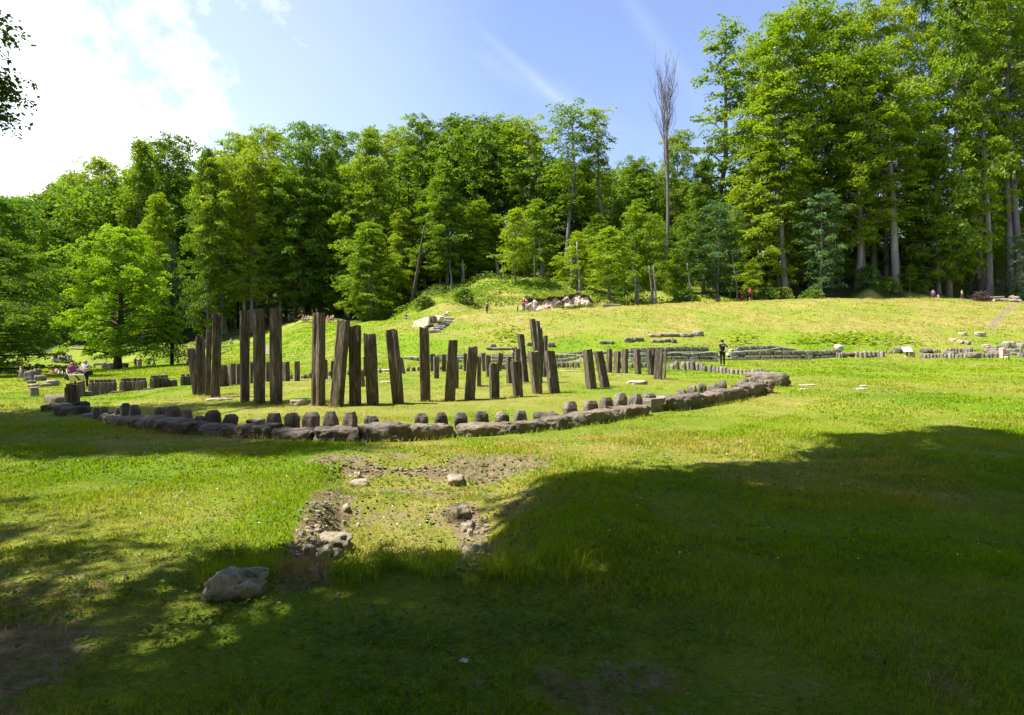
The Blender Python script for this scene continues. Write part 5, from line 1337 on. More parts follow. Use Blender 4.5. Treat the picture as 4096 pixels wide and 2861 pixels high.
block_wall("block_wall", [(2532, 45.8, 1446, 1390), (2700, 45.8, 1444, 1385), (2842, 45.8, 1440, 1385)], .55, "high stretch of the grey block wall, with drain holes, left of the man in black", 5)
block_wall("block_wall", [(2850, 45.9, 1440, 1406), (2868, 45.9, 1440, 1406)], .5, "broken lower end of the high block wall next to the man in black", 6)
block_wall("block_wall", [(2936, 45.8, 1436, 1404), (2957, 45.8, 1436, 1402), (2960, 45.8, 1436, 1383), (3040, 45.8, 1435, 1380), (3060, 45.8, 1434, 1377), (3122, 45.8, 1432, 1375), (3128, 45.8, 1431, 1388), (3160, 45.8, 1431, 1392), (3200, 46, 1429, 1398)], .55,
           "grey block wall right of the man in black, stepping down to the right", 7)
block_wall("block_wall", [(3202, 46.3, 1428, 1400), (3300, 46.5, 1426, 1400), (3338, 46.6, 1425, 1396), (3366, 46.8, 1424, 1386)], .5, "low rough end of the block wall before the row of grey posts", 8)
place("ledge", 2540, 2870, 1448, 1441, .5, 70, m_stubr, "long low stone ledge in the grass before the high block wall", "ledge", rough=.015, box=14)
place("ledge", 2870, 3250, 1441, 1437, .4, 71, m_stubr, "low stone edging in the grass before the right block wall", "ledge", rough=.01, box=14)
for x0, x1, yb, yt, mt, lab in ((2862, 2880, 1438, 1428, m_white, "whitish stone at the broken end of the wall, left of the man in black"), (2905, 2925, 1434, 1426, m_white, "pinkish white stone in the wall gap right of the man in black"), (2945, 2972, 1432, 1419, m_lime, "pale rounded boulder lying on the footing right of the man in black"),
                             (2916, 2934, 1424, 1411, m_lime, "pale rubble in the gap of the wall")):
    place("wall_gap_stone", x0, x1, yb, yt, .5, 80 + x0, mt, lab, "stone", rough=.12)
place("wall_stone", 3345, 3366, 1400, 1380, .6, 90, m_lime, "rounded stone capping the right end of the block wall", "stone", rough=.15)
# thin barrier cord with its stakes
def cord(name, pts, r, mat, lab, stakes):
    P = []
    for (a, b) in zip(pts[:-1], pts[1:]):
        for s in np.linspace(0, 1, 7)[:-1]: P.append(a.lerp(b, s) - Vector((0, 0, .10 * 4 * s * (1 - s))))
    P.append(pts[-1]); o = P[0].copy(); r_ = empty(name, o)
    V, Fc = tube([tuple(q - o) for q in P], [r] * len(P), 5); link("cord", np_mesh("cord", V, Fc, mat), r_)
    for q in pts:
        if stakes:
            g = g1(q.x, q.y); V, Fc = tube([(q.x - o.x, q.y - o.y + .03, g - o.z - .1), (q.x - o.x, q.y - o.y + .03, q.z - o.z + .06)], [.018, .015], 6); link("stake", np_mesh("stake", V, Fc, m_post), r_)
    tag(r_, lab, "barrier")
m_cord = flat_mat("white_cord", (.75, .76, .70))
cord("rope_barrier", [Vector(((x - CX) / F * 44.6, 44.6, zat(y, 44.6))) for x, y in ((1615, 1425), (1900, 1423), (2230, 1416), (2500, 1414), (2700, 1410), (2840, 1407), (3000, 1401), (3130, 1387))], .011, m_cord, "thin white cord strung on stakes in front of the block walls", True)

# stone remains on the bank
BS = [(2595, 2640, 1350, 1340, "left end block of the long stone course on the bank"), (2640, 2720, 1348, 1337, "middle stretch of the long stone course on the bank"), (2720, 2770, 1350, 1338, "right stretch of the long stone course on the bank"), (2770, 2812, 1346, 1328, "upturned right end of the long stone course on the bank"),
      (2497, 2530, 1371, 1355, "left block of the short course under the long one"), (2530, 2572, 1367, 1353, "right tapering block of the short course under the long one"), (2604, 2650, 1372, 1363, "flat stone below the long course, left one"), (2652, 2682, 1370, 1359, "flat stone below the long course, middle one"), (2683, 2703, 1373, 1361, "flat stone below the long course, right one"),
      (2399, 2452, 1378, 1368, "long thin slab on the bank above the crossing pillars"), (1952, 2052, 1401, 1394, "low stone course on the bank left of the visitor with sunglasses"), (1962, 1982, 1392, 1379, "small boulder above the low stone course"),
      (2108, 2130, 1385, 1373, "boulder left of the tallest inner pillars on the bank"), (2190, 2218, 1390, 1374, "pile of two slabs right of the tallest inner pillars"), (2422, 2468, 1227, 1219, "pale slab at the rim of the bank right of the cut"), (2498, 2510, 1366, 1357, "small stone above the short course"),
      (3802, 3814, 1366, 1358, "small white squared stone on the right bank"), (3834, 3850, 1377, 1365, "grey stone on the right bank below the white one"), (3857, 3874, 1380, 1367, "pale stone right of the grey one on the right bank"), (3904, 3936, 1348, 1332, "pale outcrop on the right bank"), (3842, 3860, 1344, 1332, "small brown outcrop on the right bank"),
      (3935, 3950, 1394, 1381, "rounded pale boulder at the foot of the right bank"), (3971, 3994, 1402, 1386, "squared grey block with a black side, at the foot of the right bank"), (4013, 4056, 1396, 1369, "large white-streaked boulder behind the right warning sign"), (4066, 4084, 1392, 1375, "pale boulder at the right edge of the stone field")]
for i, (x0, x1, yb, yt, lab) in enumerate(BS):
    place("hill_stone", x0, x1, yb, yt, .8, 600 + i, m_tufa if i > 15 or i in (14, 0) else m_stubr, lab, "stone", rough=.10, box=5)
# white retaining blocks above the left slope
def wedge(name, pts, d0, d1, mat, lab):
    """upright slab outline given in photo pixels at distance d0, thickness to d1"""
    c = Vector(((pts[0][0] - CX) / F * d0, d0, zat(pts[0][1], d0)))
    xr = max(q[0] for q in pts); dl = lambda x: d0 + (xr - x) / 60 * 1.6
    A = [Vector(((x - CX) / F * dl(x), dl(x), zat(y, dl(x)))) - c for x, y in pts]; B = [q + Vector((.4, d1 - d0, 0)) for q in A]
    n = len(pts); V = [tuple(q) for q in A + B]
    Fc = [tuple(range(n)), tuple(range(2 * n - 1, n - 1, -1))] + [(i, i + n, (i + 1) % n + n, (i + 1) % n) for i in range(n)]
    o_ = link(name, np_mesh(name, V, Fc, mat)); o_.location = c; tag(o_, lab, "retaining block")
dg_ = gp(1680, 1318).y
wedge("retaining_block", [(1651, 1330), (1712, 1300), (1716, 1266), (1700, 1268), (1652, 1288)], dg_ + .3, dg_ + 1.1, m_white, "large slanting white retaining block on the left slope")
wedge("retaining_block", [(1717, 1292), (1732, 1290), (1732, 1264), (1717, 1265)], dg_ + .5, dg_ + 1.4, m_stub, "dark side of the slanting white block, its shade put in as dark stone")  # dark side of the white block, its shade put in as grey stone
wedge("retaining_block", [(1733, 1292), (1752, 1285), (1763, 1266), (1745, 1261), (1733, 1265)], dg_ + .6, dg_ + 1.3, m_white, "smaller white retaining block right of the dark side")
wedge("retaining_block", [(1060, 1422), (1082, 1420), (1082, 1380), (1060, 1381)], gp(1070, 1417).y, gp(1070, 1417).y + 1, m_white, "whitish rubble wall seen between the tallest pillars")
rgs = random.Random(9)
for i, (x, y) in enumerate(((1796, 1281), (1786, 1291), (1776, 1301), (1762, 1312), (1748, 1320), (1738, 1330))):
    rock("slope_stone", gp(x, y), 1.2, .5, .28, 640 + i, m_lime, .5, .14, 4, 6, label="thin stone in the diagonal flight right of the white retaining blocks", cat="stone", group="diagonal flight of stones on the left slope")

# small sanctuary at the right : rows of short uprights
RR = [((3257, 3269, 3282, 3295, 3309, 3325, 3341), 1425, 1409, 11, "thin upright in the low row at the end of the block wall", "thin uprights at the end of the block wall"),
      ((3349, 3358, 3367, 3376, 3384), 1431, 1410, 8, "thin grey post in the close-set row left of the seven broad ones", "close-set thin grey posts"),
      ((3426, 3444, 3461, 3479, 3496, 3513, 3529), 1430, 1406, 15, None, "seven broad grey uprights"),
      ((3543, 3554, 3565, 3576), 1413, 1403, 8, "tiny rounded upright in the far row left of the white board", "tiny far uprights left of the white board"),
      ((3728, 3737, 3747, 3756), 1411, 1400, 8, "tiny far upright right of the first warning sign", "tiny far uprights right of the first warning sign"),
      ((3788, 3800, 3812, 3826, 3838, 3848, 3858, 3868, 3878, 3886), 1412, 1392, 9, "slim knobbed upright in the back row of the right stone field", "back row of the right stone field"),
      ((3687, 3699, 3713, 3727, 3741, 3755, 3769, 3783, 3799, 3813, 3829, 3845, 3861), 1432, 1415, 11, "brownish upright in the front row of the right stone field", "front row of the right stone field"),
      ((3932, 3950, 3965, 3985, 3998), 1431, 1414, 12, "upright in the short row left of the right warning sign", "short row left of the right warning sign"),
      ((4076, 4090, 4104), 1431, 1413, 12, "upright at the right edge of the stone field", "uprights at the right edge")]
for r, (xs, yb, yt, wp, lab, g_) in enumerate(RR):
    for j, x in enumerate(xs):
        p = gp(x, yb + 2 * math.sin(j)); d = p.y; h = max(.2, zat(yt + 2 * math.sin(j * 2.1), d) - p.z); w = wp * d / F
        stub("short_upright", p, w, w, h, 700 + r * 20 + j, m_stubr, .4, lab or "%s of the seven broad grey uprights in the row left of the white board" % ORD[j], g_, dome=.25)
for i, (x0, x1, yb, yt, lab) in enumerate(((3385, 3420, 1431, 1420, "low dark boulder between the thin posts and the seven broad uprights"), (3580, 3606, 1415, 1394, "dark pyramid-shaped boulder left of the white board"), (3688, 3722, 1414, 1395, "dark peaked boulder right of the first warning sign"),
                                            (3876, 3918, 1434, 1409, "big round dark boulder in the middle of the right stone field"), (3785, 3822, 1424, 1409, "dark humped boulder in the right stone field"), (3944, 3980, 1416, 1396, "dark boulder with white lichen left of the right warning sign"),
                                            (3955, 3990, 1428, 1403, "lichen-splashed boulder in front of the dark one, left of the right warning sign"), (4030, 4066, 1412, 1398, "long dark boulder behind the right warning sign"), (4050, 4090, 1424, 1411, "flat dark boulder right of the right warning sign"))):
    place("field_boulder", x0, x1, yb, yt, .9, 860 + i, m_stub, lab, "boulder", rough=.10, box=3)
place("pale_upright", 4002, 4014, 1433, 1392, .4, 880, m_lime, "tall pale squared upright touching the right warning sign", "standing stone", box=12, rough=.03)
place("pale_upright", 4075, 4083, 1410, 1384, .4, 881, m_stubr, "slim upright with a dark side near the right edge", "standing stone", box=12, rough=.03)
place("white_stone", 4013, 4030, 1434, 1425, .5, 882, m_white, "whitish stone at the foot of the right warning sign", "stone", rough=.1)
for x0, x1, yb, lab in ((3204, 3262, 1543, "thin pale strip of stone in the right lawn"), (3195, 3236, 1561, "second thin strip of stone in the right lawn, nearer"), (3438, 3470, 1547, "small pale stone flush with the right lawn"), (3425, 3465, 1559, "faint strip of stone below the pale one in the right lawn")):
    place("flush_stone", x0, x1, yb, yb - 3, .25, 890 + x0, m_lime, lab, "stone", rough=.08)

# foreground stones
TR = m_lime
FR = [(832, 1046, 2408, 2290, .30, m_lime, "large grey pitted boulder in the foreground left of the trench", 2.6, .22),
      (1400, 1478, 1948, 1908, .28, m_white, "pale flat stone at the far left corner of the trench", 5, .10), (1412, 1446, 1912, 1889, .16, m_lime, "small stone behind the pale flat one in the trench", 4, .1),
      (1790, 1858, 1945, 1904, .35, m_lime, "squared pale stone at the far right corner of the trench", 6, .09), (1290, 1360, 2188, 2121, .25, m_lime, "rough stone standing in the left wall of the trench", 3.2, .16),
      (1255, 1322, 2242, 2192, .25, m_white, "whitish stone, left one of the pair low in the trench's left wall", 3.2, .16), (1318, 1363, 2242, 2204, .2, m_lime, "rounded stone, right one of the pair low in the trench's left wall", 3.2, .12),
      (1205, 1252, 2228, 2192, .2, m_lime, "small weathered stone at the outer left of the trench wall", 3.2, .14), (1222, 1296, 2316, 2246, .28, m_lime, "nearest pale stone of the trench's left wall", 3.2, .16),
      (1823, 1884, 2076, 2036, .22, m_lime, "first stone of the trench's right wall, farthest away", 3.4, .16), (1849, 1899, 2128, 2074, .24, m_lime, "grey crumbling stone of the trench's right wall", 3.2, .18),
      (1868, 1892, 2144, 2124, .12, m_white, "small white stone between the two larger ones of the trench's right wall", 4, .12), (1849, 1922, 2216, 2168, .24, m_lime, "broad pale stone, third large one of the trench's right wall", 3.2, .16),
      (1836, 1866, 2274, 2243, .14, m_white, "nearest small stone of the trench's right wall, at the edge of the shade", 3.2, .14), (1366, 1402, 2050, 2027, .14, m_white, "half-buried pale stone at the inner left of the trench", 3.2, .10),
      (1426, 1440, 2112, 2094, .07, m_white, "little white pebble in the middle left of the trench", 3.2, .10), (1262, 1282, 2124, 2110, .08, m_white, "small white pebble left of the rough wall stone", 3.2, .1), (1598, 1614, 1889, 1878, .08, m_white, "white pebble on the far side of the trench", 3.2, .1),
      (1652, 1676, 2246, 2236, .08, m_white, "pinkish pebble at the near side of the trench floor", 3.2, .1), (1368, 1386, 2106, 2092, .08, m_white, "white pebble inside the trench's left wall", 3.2, .1)]
for i, (x0, x1, yb, yt, dp, mt, lab, bxx, ro) in enumerate(FR):
    if i: yt = yb - (yb - yt) * .72; xm = (x0 + x1) / 2; x0 = xm - (xm - x0) * .82; x1 = xm + (x1 - xm) * .82
    place("boulder" if i == 0 else "trench_stone", x0, x1, yb, yt, dp, 900 + i, m_lime if i == 0 else m_tufa, lab, "boulder" if i == 0 else "stone", None, rough=ro, box=bxx, n=10, rz=(-.18 if i == 0 else .2 * math.sin(i)), sink=.05 if i == 0 else .12)
# crumbs of the trench wall (uncountable)
rg = np.random.default_rng(5); acc = Acc()
for (x0, x1, y0, y1, n) in ((1180, 1330, 2010, 2330, 200), (1830, 1960, 2040, 2290, 140), (1400, 1800, 1872, 1898, 90)):
    for _ in range(n):
        p = gp(rg.uniform(x0, x1), rg.uniform(y0, y1)); s = rg.uniform(.008, .028)
        V, Fc = _CG[4]; V = V / (np.abs(V) ** 3).sum(1)[:, None] ** (1 / 3) * (1 + rg.normal(0, .1, (len(V), 1))) * np.array([s, s * .8, s * .6]) * rg.uniform(.6, 1.3) + np.array(p) + np.array([0, 0, s * .3]); acc.add(V, Fc)
tag(link("rubble_crumbs", acc.mesh("rubble_crumbs", m_tufa)), kind='stuff')
# fallen pale leaf in the foreground
p = gp(1860, 2668); v, q = leafquads(np.array([[0, 0, .035]]), np.array([.075]), np.array([.05]), .2)
o_ = link("fallen_leaf", np_mesh("fallen_leaf", v, q, flat_mat("pale_leaf", (.55, .62, .5)))); o_.location = p; tag(o_, "single pale leaf lying on the shaded grass in the foreground", "leaf")

# woodpile at the right
rgw = random.Random(12)
p = gp(3925, 1205); pr = empty("brushwood_pile", p); acc = Acc()
for i in range(130):
    a = rgw.uniform(-1, 1); z = rgw.uniform(0, 1); x = rgw.uniform(-1, 1) * 1.7 * (1 - z * .75); L = rgw.uniform(.5, 1.3); el = rgw.uniform(-.5, .6)
    c = np.array([x, rgw.uniform(-.5, .5), .1 + z * 1.25]); dv = np.array([math.cos(a * 1.4) * L, math.sin(a) * L * .6, el * L]) / 2
    r = rgw.uniform(.025, .06); V, Fc = tube([c - dv, c + dv], [r, r * .6], 5); acc.add(V, Fc)
link("branches", acc.mesh("branches", m_brush), pr); tag(pr, "brown heap of cut brushwood at the rim of the right bank", "brushwood pile")
LG = [(3990, 1206, .22, 1.3, 1.4, 0), (4010, 1205, .22, 1.3, .3, 0), (4030, 1206, .24, 1.5, .5, 0), (4052, 1207, .22, 1.4, .2, 0), (4074, 1208, .2, 1.2, .4, 0), (4046, 1206, .24, 2.0, .6, .42), (4064, 1206, .18, 1.0, .2, .40), (3976, 1206, .12, 3.0, 1.55, .5)]
LL = ["short log lying crosswise at the left end of the log pile", "log with its sawn end showing, left of the stacked ones", "left one of the two logs under the long tilted log", "right one of the two logs under the long tilted log", "last log at the right end of the pile", "long tilted log on top of the log pile", "short log on top at the right of the log pile", "thin pole lying from the brushwood to the logs"]
for (x, y, r, L, az, up), lab in zip(LG, LL):
    p = gp(x, y); dv = np.array([math.sin(az), math.cos(az), .04]) * L / 2; c = np.array([0, 0, r + up])
    lg = empty("log", p); V, Fc = tube([c - dv, c, c + dv], [r, r * .97, r * .94], 10); link("bark", np_mesh("bark", V, Fc, m_log), lg)
    for sg in (-1, 1):
        V, Fc = tube([c + dv * sg, c + dv * sg * (1 + .01 / L)], [r * .88, r * .86], 10); link("sawn_end", np_mesh("sawn_end", V, Fc, bpy.data.materials["cut_wood"]), lg)
    tag(lg, lab, "log", "pile of sawn logs")

# ------------------------------------------------------------------ boards and signs
def bbox(sx, sy, sz, c=(0, 0, 0), ch=.004):
    V, Fc = _CG[4]; V = V.copy(); q = (np.abs(V) ** 40).sum(1) ** (1 / 40); V = V / q[:, None] * np.array([sx, sy, sz]) / 2 + np.array(c)
    return V, Fc
TEXTS = []
def text(body, size, parent, loc, rot, mat, name="lettering", align='CENTER'):
    cu = bpy.data.curves.new(name, 'FONT'); cu.body = body; cu.size = size; cu.align_x = align; cu.align_y = 'CENTER'; cu.extrude = .002; cu.space_line = .95
    cu.materials.append(mat); o_ = bpy.data.objects.new(name, cu); COL.objects.link(o_); o_.parent = parent; o_.location = loc; o_.rotation_euler = rot
    TEXTS.append(o_)
    return o_
m_red = flat_mat("dark_red_enamel", (.27, .022, .035), .45, n=.05); m_signw = flat_mat("sign_white", (.85, .85, .85), .6, n=.02)
m_steel = flat_mat("grey_steel", (.32, .32, .31), .5); m_boardw = flat_mat("board_white", (.80, .79, .82), .5, n=.04); m_cream = flat_mat("board_cream", (.72, .68, .56), .5, n=.04)
m_brown = flat_mat("board_brown", (.16, .075, .025), .5); m_ltsteel = flat_mat("pale_steel", (.55, .54, .50), .5); m_wood = flat_mat("brown_wood", (.14, .075, .04), .8)
def lectern(x, yb, d, wpx, ylo, yhi, mat, yaw, lab, strip, name="information_board"):
    p = gd(x, d); r_ = empty(name, p, yaw); w = wpx * d / F; zl = zat(ylo, d) - p.z; zh = zat(yhi, d) - p.z
    hh = zh - zl; tilt = math.radians(-58 if strip else 38); L = hh / abs(math.sin(tilt))
    V, Fc = bbox(w, L, .03); pl = link("panel", np_mesh("panel", V, Fc, mat), r_); 
    pl.location = (0, 0, (zl + zh) / 2); pl.rotation_euler = (tilt, 0, 0)
    V, Fc = bbox(w + .05, L + .05, .02); V[:, 2] -= .022 if not strip else -.022; link("frame", np_mesh("frame", V, Fc, m_ltsteel), pl)
    if strip:
        V = [(-.10 * w, -L / 2 + .03, -.019), (.10 * w, -L / 2 + .03, -.019), (.17 * w, 0, -.019), (.24 * w, L / 2 - .03, -.019), (.02 * w, L / 2 - .03, -.019), (.03 * w, .1 * L, -.019), (-.04 * w, -.1 * L, -.019)]
        link("brown_strip", np_mesh("brown_strip", V, [tuple(range(len(V)))[::-1]], m_brown), pl)
        for sx in (-1, 1):
            V, Fc = bbox(.05, .05, zl + .35, (sx * (w / 2 - .06), .10, (zl + .1) / 2)); link("leg", np_mesh("leg", V, Fc, m_ltsteel), r_)
    else:
        V, Fc = bbox(.12, .10, zl + .2, (0, 0, (zl) / 2)); link("post", np_mesh("post", V, Fc, m_wood), r_)
        V, Fc = bbox(.3, .3, .12, (0, -.02, .04)); link("base", np_mesh("base", V, Fc, m_cream), r_)
    tag(r_, lab, "information board")
# the board the two women read faces them; its slope shows cream with one brown strip
WD = 28.6
lectern(307, 1590, WD - .75, 56, 1524, 1499, m_cream, math.radians(8), "sloping cream information board with a brown strip, before the two women", True)
dR = gp(3628, 1428).y
lectern(3628, 1428, dR, 31, 1406, 1388, m_boardw, math.radians(-12), "white sloping information board on a brown post in the right stone field", False)
lectern(326, 1480, 50, 26, 1483, 1472, m_boardw, math.radians(5), "small white board in the distance between the two women", False)
def warn(x, yb, d, wpx, ytop, ybot, lab, lean=0):
    p = gd(x, d); r_ = empty("warning_sign", p, 0); w = wpx * d / F; z0 = zat(ybot, d) - p.z; z1 = zat(ytop, d) - p.z
    V, Fc = bbox(w, .03, z1 - z0, (0, 0, (z0 + z1) / 2)); link("panel", np_mesh("panel", V, Fc, m_red), r_)
    for sx in (-1, 1): V, Fc = bbox(.04, .04, z1, (sx * w * .4, .04, z1 / 2 - .05)); link("post", np_mesh("post", V, Fc, m_wood), r_)
    h = z1 - z0
    text("ACCESUL", h * .40, r_, (0, -.018, z0 + h * .70), (math.radians(90), 0, 0), m_signw)
    text("INTERZIS", h * .40, r_, (0, -.018, z0 + h * .30), (math.radians(90), 0, 0), m_signw)
    r_.rotation_euler = (0, lean, 0)
    tag(r_, lab, "warning sign", "red no-entry signs")
warn(3650, 1428, dR, 23, 1408, 1423, "small dark red no-entry sign right beside the white board", .05)
dR2 = gp(4026, 1434).y - 1.3
warn(4026, 1434, dR2, 27, 1403, 1425, "larger dark red no-entry sign beside the pale upright at the far right")
# two little boards at the foot of the wall
p = gd(2323, 42); r_ = empty("small_board", p); w = 14 * 42 / F; z0 = zat(1446, 42) - p.z; z1 = zat(1428, 42) - p.z
V, Fc = bbox(w, .03, z1 - z0, (0, 0, (z0 + z1) / 2)); V[:, 0] *= 1.0 - .45 * (V[:, 2] - z0) / (z1 - z0); link("panel", np_mesh("panel", V, Fc, m_boardw), r_)
V, Fc = bbox(.04, .04, z0 + .1, (0, .03, z0 / 2)); link("post", np_mesh("post", V, Fc, m_wood), r_); tag(r_, "small plain white board left of the crossing pair of pillars", "board")
p = gd(2524, 42); r_ = empty("small_sign", p); z0 = zat(1444, 42) - p.z; z1 = zat(1430, 42) - p.z
V, Fc = bbox(.27, .03, z1 - z0, (0, 0, (z0 + z1) / 2)); link("panel", np_mesh("panel", V, Fc, m_signw), r_); V, Fc = bbox(.2, .01, .035, (0, -.019, z0 + (z1 - z0) * .68)); link("red_band", np_mesh("red_band", V, Fc, m_red), r_)
V, Fc = bbox(.04, .04, z0 + .1, (0, .03, z0 / 2)); link("post", np_mesh("post", V, Fc, m_wood), r_); tag(r_, "small white sign with a red band between the right-hand pillars", "sign")

# ------------------------------------------------------------------ people
CM = {}
def cmat(col, rough=.85):
    k = tuple(round(c, 3) for c in col)
    if k not in CM: CM[k] = flat_mat("cloth", col, rough, n=.10, sc=9)
    return CM[k]
SKIN = (.52, .30, .21)
def skin_obj(name, verts, edges, rad, mat, parent, sub=1, roots=(0,)):
    me = bpy.data.meshes.new(name); me.from_pydata([tuple(v) for v in verts], edges, []); me.materials.append(mat)
    o_ = bpy.data.objects.new(name, me); COL.objects.link(o_); o_.parent = parent
    md = o_.modifiers.new("skin", 'SKIN'); md.use_smooth_shade = True
    for i, sv in enumerate(me.skin_vertices[0].data):
        r = rad[i]; sv.radius = (r if isinstance(r, tuple) else (r, r)); sv.use_root = i in roots
    if sub: s = o_.modifiers.new("sub", 'SUBSURF'); s.levels = sub; s.render_levels = sub
    return o_
def lathe(prof, k=14, squash=(1, 1)):
    V = []; Fc = []
    for (z, r, yo) in prof:
        for j in range(k):
            a = 2 * math.pi * j / k; V.append((math.cos(a) * r * squash[0], math.sin(a) * r * squash[1] + yo, z))
    n = len(prof)
    for i in range(n - 1):
        for j in range(k): Fc.append((i * k + j, i * k + (j + 1) % k, (i + 1) * k + (j + 1) % k, (i + 1) * k + j))
    Fc += [tuple(range(k))[::-1], tuple((n - 1) * k + j for j in range(k))]
    return np.array(V), Fc
POSES = {   # hands and feet in body frame (metres for a 1.72 m person, facing -Y); elbow is solved by hand
 'stand': dict(el=(.27, .02, 1.16), er=(-.27, .02, 1.16), hl=(.27, -.08, .92), hr=(-.27, -.08, .92)),
 'chest': dict(el=(.29, .05, 1.15), er=(-.29, .05, 1.15), hl=(.08, -.24, 1.14), hr=(-.07, -.24, 1.12)),
 'phone': dict(el=(.27, -.20, 1.22), er=(-.27, -.20, 1.22), hl=(.08, -.34, 1.48), hr=(-.08, -.34, 1.48)),
 'hips': dict(el=(.40, .12, 1.20), er=(-.40, .12, 1.20), hl=(.20, .02, 1.00), hr=(-.20, .02, 1.00)),
 'point': dict(el=(.28, .02, 1.16), er=(-.26, -.14, 1.20), hl=(.20, -.20, 1.02), hr=(-.10, -.40, 1.02)),
 'swing': dict(el=(.26, .14, 1.18), er=(-.26, -.06, 1.18), hl=(.26, .20, .95), hr=(-.25, -.24, .98)),
 'back': dict(el=(.30, .08, 1.16), er=(-.38, .10, 1.16), hl=(.30, -.05, .95), hr=(-.12, .17, 1.0)),
 'lap': dict(el=(.25, -.05, 1.14), er=(-.25, -.05, 1.14), hl=(.10, -.30, 1.02), hr=(-.10, -.30, 1.02)),
}
LEGS = {'stand': ((.10, 0, .50), (.11, .02, .08), (-.10, 0, .50), (-.11, .02, .08)),
        'walk': ((.10, -.14, .52), (.10, -.12, .09), (-.10, .06, .50), (-.10, .34, .14)),
        'sit': ((.13, -.42, .93), (.13, -.44, .50), (-.13, -.42, .93), (-.13, -.44, .50)),
        'ground': ((.17, -.38, 1.14), (.16, -.62, .90), (-.17, -.38, 1.14), (-.16, -.62, .90))}
def person(p, h, yaw, pose, legs, top, bot, hair, lab, long_hair=False, sleeves=.5, shorts=False, shoe=(.05, .05, .05), hat=None, fine=False, grp=None, skirt=False, bend=0.0, legcol=None, fat=1.0):
    r_ = empty("person", p, yaw); s = h / 1.72; r_.scale = (s, s, s)
    base = 0.0
    if legs == 'sit': base = -.50 + .02
    if legs == 'ground': base = -.86
    P = POSES[pose]; K = LEGS[legs]
    def B(v):   # bend upper body forward about the hips
        v = Vector(v)
        if v.z > .98 and bend: 
            q = v.z - .98; v = Vector((v.x, v.y - math.sin(bend) * q, .98 + math.cos(bend) * q))
        return Vector((v.x, v.y, v.z + base))
    hip, waist, chest, neck, hd = B((0, 0, .96)), B((0, 0, 1.10)), B((0, .01, 1.33)), B((0, .01, 1.47)), B((0, -.015, 1.59))
    sl, sr_ = B((.17, .01, 1.40)), B((-.17, .01, 1.40)); el, er = B(P['el']), B(P['er']); hl, hr = B(P['hl']), B(P['hr'])
    kl, al, kr, ar = (Vector(K[0]) + Vector((0, 0, base)), Vector(K[1]) + Vector((0, 0, base)), Vector(K[2]) + Vector((0, 0, base)), Vector(K[3]) + Vector((0, 0, base)))
    hpl, hpr = B((.10, 0, .90)), B((-.10, 0, .90))
    tl, tr_ = al + Vector((.01, -.16, -.04)), ar + Vector((-.01, -.16, -.04))
    dl = (hl - el).normalized() * .09; dr_ = (hr - er).normalized() * .09
    vs = [hip, waist, chest, neck, hd, hd + Vector((0, .01, .09)), sl, el, hl, hl + dl, sr_, er, hr, hr + dr_, hpl, kl, al, tl, hpr, kr, ar, tr_]
    es = [(0, 1), (1, 2), (2, 3), (3, 4), (4, 5), (2, 6), (6, 7), (7, 8), (8, 9), (2, 10), (10, 11), (11, 12), (12, 13), (0, 14), (14, 15), (15, 16), (16, 17), (0, 18), (18, 19), (19, 20), (20, 21)]
    f = fat
    rd = [(.13 * f, .10 * f), (.115 * f, .09 * f), (.14 * f, .10 * f), .052, (.078, .092), (.06, .07), .055, .040, .028, .022, .055, .040, .028, .022, .085 * f, .058, .038, .030, .085 * f, .058, .038, .030]
    if fine:    # five separate fingers on each hand
        for (w_, dv, sx) in ((9, dl, 1), (13, dr_, -1)):
            b0 = vs[w_]; d1 = dv.normalized(); side = d1.cross(Vector((0, 0, 1))).normalized(); up = side.cross(d1)
            for q, ln in ((-.030, .062), (-.011, .074), (.009, .070), (.028, .056)):
                i = len(vs); a = b0 - d1 * .01 + side * q; vs += [a, a + d1 * ln * .6, a + d1 * ln - up * .018]; es += [(i, i + 1), (i + 1, i + 2)]; rd += [.0085, .008, .006]
            i = len(vs); a = b0 - d1 * .05 - side * .028 * sx; vs += [a, a + d1 * .03 - side * .03 * sx, a + d1 * .06 - side * .034 * sx]; es += [(i, i + 1), (i + 1, i + 2)]; rd += [.011, .009, .007]
        i = len(vs); vs += [hd + Vector((0, -.075, -.005)), hd + Vector((0, -.105, -.022))]; es += [(i, i + 1)]; rd += [.016, .012]
    roots = [0] + [i for i in range(22, len(vs)) if not any(e[1] == i for e in es)]
    skin_obj("body", vs, es, rd, cmat(SKIN, .6), r_, 2 if fine else 1, roots)
    # shirt
    vs = [B((0, 0, .93)), waist, chest, B((0, .01, 1.43)), sl, sl.lerp(el, max(.25, min(1, sleeves * 1.6))), sr_, sr_.lerp(er, max(.25, min(1, sleeves * 1.6)))]
    es = [(0, 1), (1, 2), (2, 3), (2, 4), (4, 5), (2, 6), (6, 7)]; rd = [(.155 * f, .12 * f), (.135 * f, .11 * f), (.16 * f, .12 * f), (.07, .065), .070, .056, .070, .056]
    if sleeves > .8:
        vs += [el, el.lerp(hl, .85), er, er.lerp(hr, .85)]; es += [(5, 8), (8, 9), (7, 10), (10, 11)]; rd += [.052, .042, .052, .042]
    skin_obj("shirt", vs, es, rd, cmat(top), r_, 2 if fine else 1)
